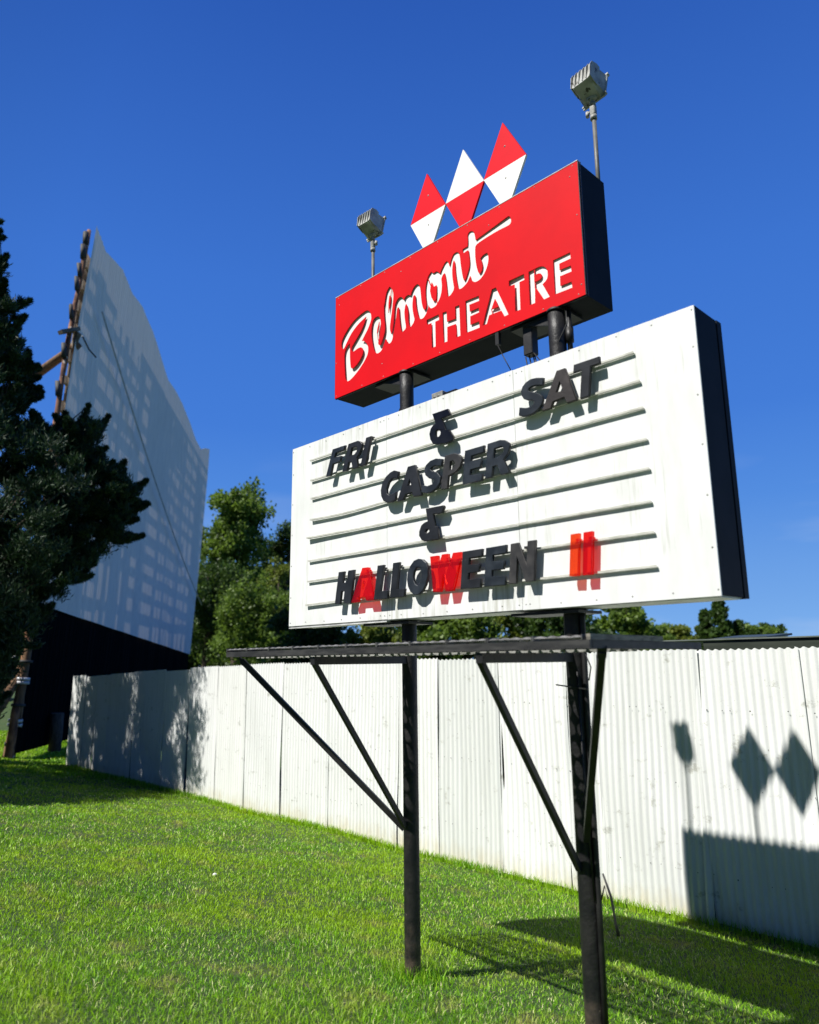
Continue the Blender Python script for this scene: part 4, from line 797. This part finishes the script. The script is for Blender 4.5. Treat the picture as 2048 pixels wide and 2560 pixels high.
# raking log brace and catwalk board at the left edge
m = MB(); a = sp(s_left(9.6)-.02, 9.75, .35); b = sp(s_left(5)-2.9, 5.2, 1.2); c = sp(s_left(5)-6.2, -2.2, 3.0)
A = away(186, 868, 21.6); B = away(75, 948, 22.2); d_ = (B-A); Cc = A+d_*((-2.3-A.z)/d_.z)
m.tube([A-d_*.12, A, A+d_*.5, B, A+(Cc-A)*.6, Cc], [.10, .115, .13, .13, .16, .18], 14, wob=.08); m.build('raking_log', M['wood'], scr)
m = MB(); P = away(196, 823, 21.4); Q = away(162, 826, 21.0); m.bar(P, Q+Vector((-.2, -.05, 0)), .22, .10); m.bar(P+Vector((.05, 0, -.12)), P+Vector((-.25, -.05, -.55)), .10, .18); m.build('catwalk_board', M['plank'], scr)
# guy cable across the face
m = MB(); a = sp(1.55, 10.6, -.25); b = sp(23.4, 3.4, -.25); mid = a.lerp(b, .5); mid.z -= .5
pts = [a.lerp(b, t) + Vector((0, 0, -1.2*t*(1-t)*1.6)) for t in np.linspace(0, 1, 14)]
m.tube(pts, .028, 6); m.build('guy_cable', M['cable'], scr)
m = MB(); a = away(206, 840, 21.0); b = away(240, 893, 21.7); m.tube([a, a.lerp(b, .5)+Vector((0, 0, -.08)), b], .022, 6); m.build('loose_cable', M['black_cable'], scr)
# short braced pole at the foot of the screen, with metal bands
bp = tag(empty('utility_pole', (-15.25, 3.0, g1(-15.2, 3))), 'short splintered brown pole with metal bands at the foot of the black skirt', 'pole')
pb = away(20, 1912, 20.3); pt = away(74, 1600, 20.3); pb.z = g1(pb.x, pb.y)-.1
bp.location = pb
m = MB(); pts = [pb.lerp(pt, t) for t in np.linspace(0, 1, 16)]; m.tube(pts, [.145*random.uniform(.93, 1.05)-.004*i for i in range(16)], 16, wob=.04); pole = m.build('shaft', M['wood'], bp)
dirn = (pt-pb).normalized()
for t in (.30, .335, .645, .675):
    m = MB(); c = pb.lerp(pt, t); m.tube([c-dirn*.035, c+dirn*.035], .162, 18); m.build('band', M['band'], bp)
for t in (.46, .15, .82):
    m = MB(); c = pb.lerp(pt, t); m.tube([c-dirn*.03, c+dirn*.03], .156, 14); m.build('dark_band', M['wall_dark'], bp)
m = MB(); c1 = pb.lerp(pt, .66); e = away(-60, 1830, 20.0); m.tube([c1+Vector((-.1, 0, .3)), c1.lerp(e, .5), e], [.12, .14, .15], 10, wob=.05); m.build('side_strut', M['wood'], bp)
m = MB(); c = pb.lerp(pt, .93)+Vector((-.12, -.1, 0)); e = away(-40, 1720, 19.6)
m.tube([c, e], .016, 6).tube([c+Vector((0, 0, -.06)), e+Vector((0, 0, -.22))], .012, 6); m.build('guy_wire', M['cable'], bp)
sb = away(134, 1902, 22.0); pt2 = sb+Vector((.02, 0, 1.2)); sb.z = g1(sb.x, sb.y)-.1
m = MB(); m.tube([sb, pt2], .16, 14); m.build('foot_post', M['bark'], scr)

# ------------------------------------------------------------------ trees
def leaves(centres, radii, per, size, elong=1.0, up=.0, flat=1.0, shell=.55, spread=True, wide=.5):
    """small leaf triangles/quads scattered through clumps; returns arrays"""
    centres = np.asarray(centres, float); radii = np.asarray(radii, float)
    n = len(centres)*per
    c = np.repeat(centres, per, 0); r = np.repeat(radii, per)
    d = rng.normal(size=(n, 3)); d /= np.linalg.norm(d, axis=1)[:, None]
    rad = r*(shell+(1-shell)*rng.uniform(0, 1, n)**.6); rad = np.where(rng.uniform(size=n) < .35, r*rng.uniform(0, 1, n), rad)
    g3 = rng.normal(size=(n, 3)); soft = np.clip(np.linalg.norm(g3, axis=1)*.52, 0, 1.55)*r
    p = c+d*(soft if spread else rad)[:, None]*np.array([1, 1, flat])
    a = d+rng.normal(size=(n, 3))*.7; a[:, 2] += up; a /= np.linalg.norm(a, axis=1)[:, None]
    b = np.cross(a, rng.normal(size=(n, 3))); b /= np.linalg.norm(b, axis=1)[:, None]
    s = size*rng.uniform(.55, 1.4, n)
    A = a*(s*elong)[:, None]; B = b*(s*wide)[:, None]
    v = np.stack([p-A*.5, p+B-A*.05, p+A*.5, p-B+A*.05], 1).reshape(-1, 3)
    clump = np.repeat(rng.normal(0, .13, len(centres)), per)
    t = np.clip(.45+clump+rng.normal(0, .16, n), 0, 1)
    idx = np.arange(n*4); return v, np.full(n, 4), idx, np.repeat(t, 4)
def grow_branches(m, base, tips, r0, mi=0, trunk_top=None):
    tt = trunk_top or base+Vector((0, 0, 3)); n = 9
    pts = [base.lerp(tt, k/n)+Vector((random.uniform(-1, 1), random.uniform(-1, 1), 0))*r0*.5*(k > 0) for k in range(n+1)]
    m.tube(pts, [r0*(1.25 if k == 0 else 1-.8*k/n) for k in range(n+1)], 9)
    for t in tips:
        t = Vector(t); h = min(.95, max(.12, ((t.z-base.z)/(max(.1, tt.z-base.z)))*.72)); k = base.lerp(tt, h); md = k.lerp(t, .5)+Vector((random.uniform(-.1, .1), random.uniform(-.1, .1), .06))*(t-k).length*.4
        rr = r0*.32*(1-h*.5); m.tube([k, md, t], [rr, rr*.6, rr*.18], 6)
def make_tree(name, base, label, cat, group, clumps, radii, per, size, mat, r0, top, elong=1.0, up=0.0, flat=1.0, nb=26, bark='bark', wide=.5):
    t = tag(empty(name, base), label, cat, group)
    v, fn, ix, tt = leaves(clumps, radii, per, size, elong, up, flat, wide=wide)
    link('crown', np_mesh('crown', v, fn, ix, tt), M[mat], t)
    m = MB(); sel = random.sample(range(len(clumps)), min(nb, len(clumps)))
    grow_branches(m, Vector(base)+Vector((0, 0, -.15)), [clumps[k] for k in sel], r0, trunk_top=Vector(top)); m.build('trunk', M[bark], t)
    return t
def copy_tree(src, loc, scale, rz, label):
    r = src.copy(); COL.objects.link(r); r.location = loc; r.rotation_euler.z = rz; r.scale = scale
    r['label'] = label
    for ch in src.children:
        c = ch.copy(); COL.objects.link(c); c.parent = r
        c.matrix_parent_inverse = ch.matrix_parent_inverse.copy()
    return r
# the near juniper: boughs with ragged tips
random.seed(21); rng = np.random.default_rng(5)
TB = Vector((-9.8, .3, g1(-9.8, .3))); RDIR = Vector((.232, .973, 0)); VD = Vector((-.973, .232, 0))
lobes = [(-.50, 8.05, .26), (-.55, 7.7, .36), (-.75, 7.4, .5), (-.28, 7.15, .36), (-.55, 6.6, .6), (.02, 6.45, .34), (-.3, 6.1, .6), (.08, 5.85, .30), (-.2, 5.5, .6), (.30, 5.3, .34), (.42, 4.95, .30), (.0, 4.9, .6),
         (.1, 4.4, .55), (1.05, 4.12, .30), (1.45, 4.22, .26), (1.72, 4.25, .18), (1.55, 3.85, .34), (.6, 3.95, .40), (2.02, 3.52, .30), (2.30, 3.25, .30), (2.42, 3.0, .24), (1.6, 3.25, .55), (1.0, 3.2, .7), (2.15, 2.80, .42), (1.6, 2.5, .6), (2.34, 2.42, .22),
         (1.0, 2.3, .8), (1.6, 1.90, .36), (1.2, 1.5, .45), (.7, 1.3, .7), (.95, .95, .30), (.5, .6, .5), (.6, .15, .30), (.2, -.1, .5), (.40, -.45, .25), (.1, -.7, .40)]
cl, ra = [], []
for o, z, r in lobes:
    c = TB.copy(); c.z = 0; c += RDIR*(o+.0); c.z = z
    for k in range(5 + int(r*r*46)):
        d = Vector((random.gauss(0, 1), random.gauss(0, 1), random.gauss(0, .8))).normalized()*r*(random.uniform(.35, .98) if random.random() < .8 else random.uniform(.98, 1.12))
        cl.append(c+d+VD*random.uniform(-.45, .45)); ra.append(random.uniform(.06, .17))
    for k in range(4+int(r*14)):          # ragged tips: chains of ever smaller tufts reaching outwards and up
        d = Vector((random.gauss(0, 1), random.gauss(0, 1), random.gauss(.35, .8))).normalized(); q = c+d*r*.75+VD*random.uniform(-.3, .3); ln = random.uniform(.16, .42)
        for t in (0, .3, .55, .8, 1):
            cl.append(q+d*ln*t+Vector((0, 0, .10*t*t))); ra.append(.085*(1-.72*t))
for k in range(430):   # the rest of the crown, all the way round
    z = random.uniform(-.6, 7.3); R_ = float(np.interp(z, [-1, 0, 1.5, 3, 4.5, 6, 7.4, 8.2], [.6, 1.0, 1.8, 2.1, 1.5, .9, .4, .15]))
    th = random.uniform(0, 2*PI); rr = R_*math.sqrt(random.uniform(.15, 1))
    v = Vector((math.cos(th)*rr, math.sin(th)*rr, 0))
    if v.dot(RDIR) > .75*float(np.interp(z, [-1, 0, 1.5, 3, 3.9, 4.4, 6, 8], [.4, .8, 1.5, 2.1, 1.1, .2, -.1, -.4])): continue
    cl.append(Vector((TB.x, TB.y, z))+v); ra.append(random.uniform(.18, .34))
make_tree('juniper_tree', TB, 'dark juniper tree at the left in front of the movie screen', 'tree', None, [tuple(c) for c in cl], ra, 300, .034, 'juniper', .16, (TB.x, TB.y, 6.9), 3.2, 1.0, .8, 90, wide=.28)
# a lower juniper towards the left, its shade lies on the lawn
TB2 = Vector((-8.6, -1.9, g1(-8.6, -1.9))); cl, ra = [], []
for k in range(190):
    z = random.uniform(-1.2, 3.4); R_ = float(np.interp(z, [-1.4, -.4, .8, 2, 3.5], [1.0, 1.6, 1.7, 1.2, .2])); th = random.uniform(0, 2*PI); rr = R_*math.sqrt(random.uniform(.1, 1))
    cl.append((TB2.x+math.cos(th)*rr, TB2.y+math.sin(th)*rr, z)); ra.append(random.uniform(.2, .36))
make_tree('juniper_tree', TB2, 'low juniper tree left of the tall one, shading the lawn', 'tree', None, cl, ra, 170, .07, 'juniper', .13, (TB2.x, TB2.y, 3.2), 1.5, .5, .8, 30)

TB3 = Vector((-12.6, -1.4, g1(-12.6, -1.4))); cl, ra = [], []
for k in range(230):
    z = random.uniform(-.6, 6.6); R_ = float(np.interp(z, [-1, .5, 2.5, 4.5, 6.8], [1.2, 2.0, 2.5, 2.1, .3])); th = random.uniform(0, 2*PI); rr = R_*math.sqrt(random.uniform(.05, 1))
    cl.append((TB3.x+math.cos(th)*rr, TB3.y+math.sin(th)*rr, z)); ra.append(random.uniform(.22, .42))
make_tree('juniper_tree', TB3, 'spreading juniper farthest left that shades the far end of the fence', 'tree', None, cl, ra, 130, .085, 'juniper', .17, (TB3.x, TB3.y, 6.0), 1.6, .5, .8, 30)

# broadleaf trees behind the fence
def crown_points(base, h, w, n, low=.25, seed=0, lumps=7):
    rs = random.Random(seed); big = []
    for k in range(lumps):
        a = rs.uniform(0, 2*PI); q = rs.uniform(.0, .62); zz = rs.uniform(low+.1, .88)
        big.append((math.cos(a)*q*w/2, math.sin(a)*q*w/2, zz*h, rs.uniform(.20, .36)*w*(1.1-zz*.45)))
    big.append((0, 0, h*.80, w*.24)); big.append((0, 0, h*.45, w*.36))
    cl, ra = [], []
    for k in range(n):
        bx_, by_, bz_, br_ = rs.choice(big); d = Vector((rs.gauss(0, 1), rs.gauss(0, 1), rs.gauss(0, .85))).normalized()*br_*rs.uniform(.3, 1.0)
        z = bz_+d.z
        if z > h: z = h-rs.uniform(0, .05)*h
        cl.append((base.x+bx_+d.x, base.y+by_+d.y, base.z+max(low*h*.7, z))); ra.append(w*rs.uniform(.045, .085))
    return cl, ra
def broadleaf(u, dist, vtop, w, mat, label, seed, n=90, per=70, size=.2, name='broadleaf_tree', group='trees beyond the fence', low=.12, lumps=7):
    b = away(u, 1600, dist); b.z = g1(b.x, b.y); h = away(u, vtop, dist).z-b.z
    cl, ra = crown_points(b, h, w, n, low, seed, lumps); random.seed(seed)
    return make_tree(name, b, label, 'tree', group, cl, ra, per, size, M and mat, .02*h, (b.x, b.y, b.z+h*.85), 1.15, .1, 1, 22)
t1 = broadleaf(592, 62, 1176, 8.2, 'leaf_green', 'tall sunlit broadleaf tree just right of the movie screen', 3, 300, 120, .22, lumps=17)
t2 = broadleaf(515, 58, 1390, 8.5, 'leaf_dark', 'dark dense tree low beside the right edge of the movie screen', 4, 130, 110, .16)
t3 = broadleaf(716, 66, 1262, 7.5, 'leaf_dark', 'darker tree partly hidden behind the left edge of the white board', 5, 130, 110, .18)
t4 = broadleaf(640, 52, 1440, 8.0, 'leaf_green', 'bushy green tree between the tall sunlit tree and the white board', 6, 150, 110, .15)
t5 = broadleaf(692, 55, 1385, 6.0, 'leaf_yellow', 'yellow green tree top beside the left edge of the white board', 8, 90, 100, .17)
for k, (u, vt, dist, w, mt, lab) in enumerate([
    (820, 1520, 34, 6.0, 'leaf_dark', 'dark tree seen in the gap under the left third of the white board'),
    (940, 1530, 31, 4.6, 'leaf_yellow', 'yellow green tree in the gap left of the nearer end of the left post'),
    (1040, 1500, 38, 6.4, 'leaf_dark', 'dark tree right behind the left post of the sign'),
    (1170, 1490, 36, 6.0, 'leaf_green', 'green tree in the gap between the two sign posts'),
    (1300, 1480, 40, 6.6, 'leaf_yellow', 'olive tree in the gap left of the right post'),
    (1425, 1470, 37, 6.0, 'leaf_dark', 'dark green tree right behind the right post of the sign'),
    (1560, 1490, 46, 5.2, 'leaf_green', 'broad green tree showing under the right end of the white board'),
    (1648, 1552, 52, 2.6, 'leaf_green', 'open airy tree at the edge of the gap under the board'),
    (1700, 1550, 55, 3.0, 'leaf_yellow', 'yellow green shrubby tree right of the canopy end'),
    (1890, 1560, 60, 2.4, 'leaf_dark', 'small round tree right of the pointed evergreen'),
    (1928, 1548, 64, 2.4, 'leaf_green', 'peaked green tree near the right edge above the fence'),
    (1972, 1577, 66, 2.2, 'leaf_green', 'thin low tree top at the far right above the roof'),
    ]):
    broadleaf(u, dist, vt, w, mt, lab, 30+k, 110, 90, .17 if dist < 45 else .2)
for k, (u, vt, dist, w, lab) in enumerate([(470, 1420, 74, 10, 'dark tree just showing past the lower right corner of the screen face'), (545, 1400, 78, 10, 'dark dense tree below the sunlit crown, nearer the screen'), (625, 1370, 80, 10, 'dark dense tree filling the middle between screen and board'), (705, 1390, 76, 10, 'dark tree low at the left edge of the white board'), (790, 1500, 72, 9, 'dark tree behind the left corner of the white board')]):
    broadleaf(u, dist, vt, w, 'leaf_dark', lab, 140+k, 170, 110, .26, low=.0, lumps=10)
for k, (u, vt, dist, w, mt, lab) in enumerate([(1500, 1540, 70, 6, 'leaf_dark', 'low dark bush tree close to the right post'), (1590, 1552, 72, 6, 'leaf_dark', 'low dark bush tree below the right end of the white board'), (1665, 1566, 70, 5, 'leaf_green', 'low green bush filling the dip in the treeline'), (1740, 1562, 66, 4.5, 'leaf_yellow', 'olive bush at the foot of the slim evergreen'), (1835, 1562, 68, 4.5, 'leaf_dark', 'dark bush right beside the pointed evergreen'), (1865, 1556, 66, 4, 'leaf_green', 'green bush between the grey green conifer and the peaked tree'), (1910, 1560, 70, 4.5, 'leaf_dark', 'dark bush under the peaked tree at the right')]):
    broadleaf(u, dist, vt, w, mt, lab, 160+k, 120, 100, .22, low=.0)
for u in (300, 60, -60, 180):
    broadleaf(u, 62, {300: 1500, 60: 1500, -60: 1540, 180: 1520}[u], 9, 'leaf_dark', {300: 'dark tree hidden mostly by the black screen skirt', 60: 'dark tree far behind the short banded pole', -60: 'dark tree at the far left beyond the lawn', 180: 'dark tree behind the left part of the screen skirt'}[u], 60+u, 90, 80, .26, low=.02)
# pointed evergreens
def evergreen(u, dist, vtop, w, label, seed):
    b = away(u, 1600, dist); b.z = g1(b.x, b.y); h = away(u, vtop, dist).z-b.z; rs = random.Random(seed); cl, ra = [], []
    for k in range(110):
        f = rs.uniform(.12, 1)**.9; R_ = w/2*(1-f)**.75+.06*w; th = rs.uniform(0, 2*PI); rr = R_*math.sqrt(rs.uniform(.2, 1))
        cl.append((b.x+math.cos(th)*rr, b.y+math.sin(th)*rr, b.z+h*f*.98)); ra.append(.075*w+.05*w*(1-f))
    random.seed(seed)
    make_tree('evergreen_tree', b, label, 'tree', 'trees beyond the fence', cl, ra, 90, .2, 'leaf_dark', .02*h, (b.x, b.y, b.z+h*.95), 1.2, .2, .8, 16)
evergreen(1806, 57, 1500, 2.7, 'pointed evergreen tree standing highest above the roof on the right', 91)
evergreen(1768, 58, 1524, 2.0, 'slimmer evergreen just left of the pointed one', 92)
evergreen(1848, 58, 1550, 1.8, 'thin grey green conifer top right of the pointed evergreen', 93)
# small stones lying in the lawn
def stone(u, v, r, label):
    d = ray(u, v); p = None
    for t in np.linspace(1.5, 9, 2500):
        q = Vector((CX+d.x*t, CY+d.y*t, d.z*t))
        if q.z <= g1(q.x, q.y): p = q; break
    bm = bmesh.new(); bmesh.ops.create_icosphere(bm, subdivisions=2, radius=r)
    for w in bm.verts: w.co = Vector((w.co.x*1.3, w.co.y, w.co.z*.6))*(1+random.uniform(-.15, .15)); w.co += p+Vector((0, 0, r*.3+.012))
    me = bpy.data.meshes.new('stone'); bm.to_mesh(me); bm.free(); tag(link('stone', me, M['backing']), label, 'stone')
stone(537, 2191, .016, 'small pale stone lying alone in the sunny lawn')
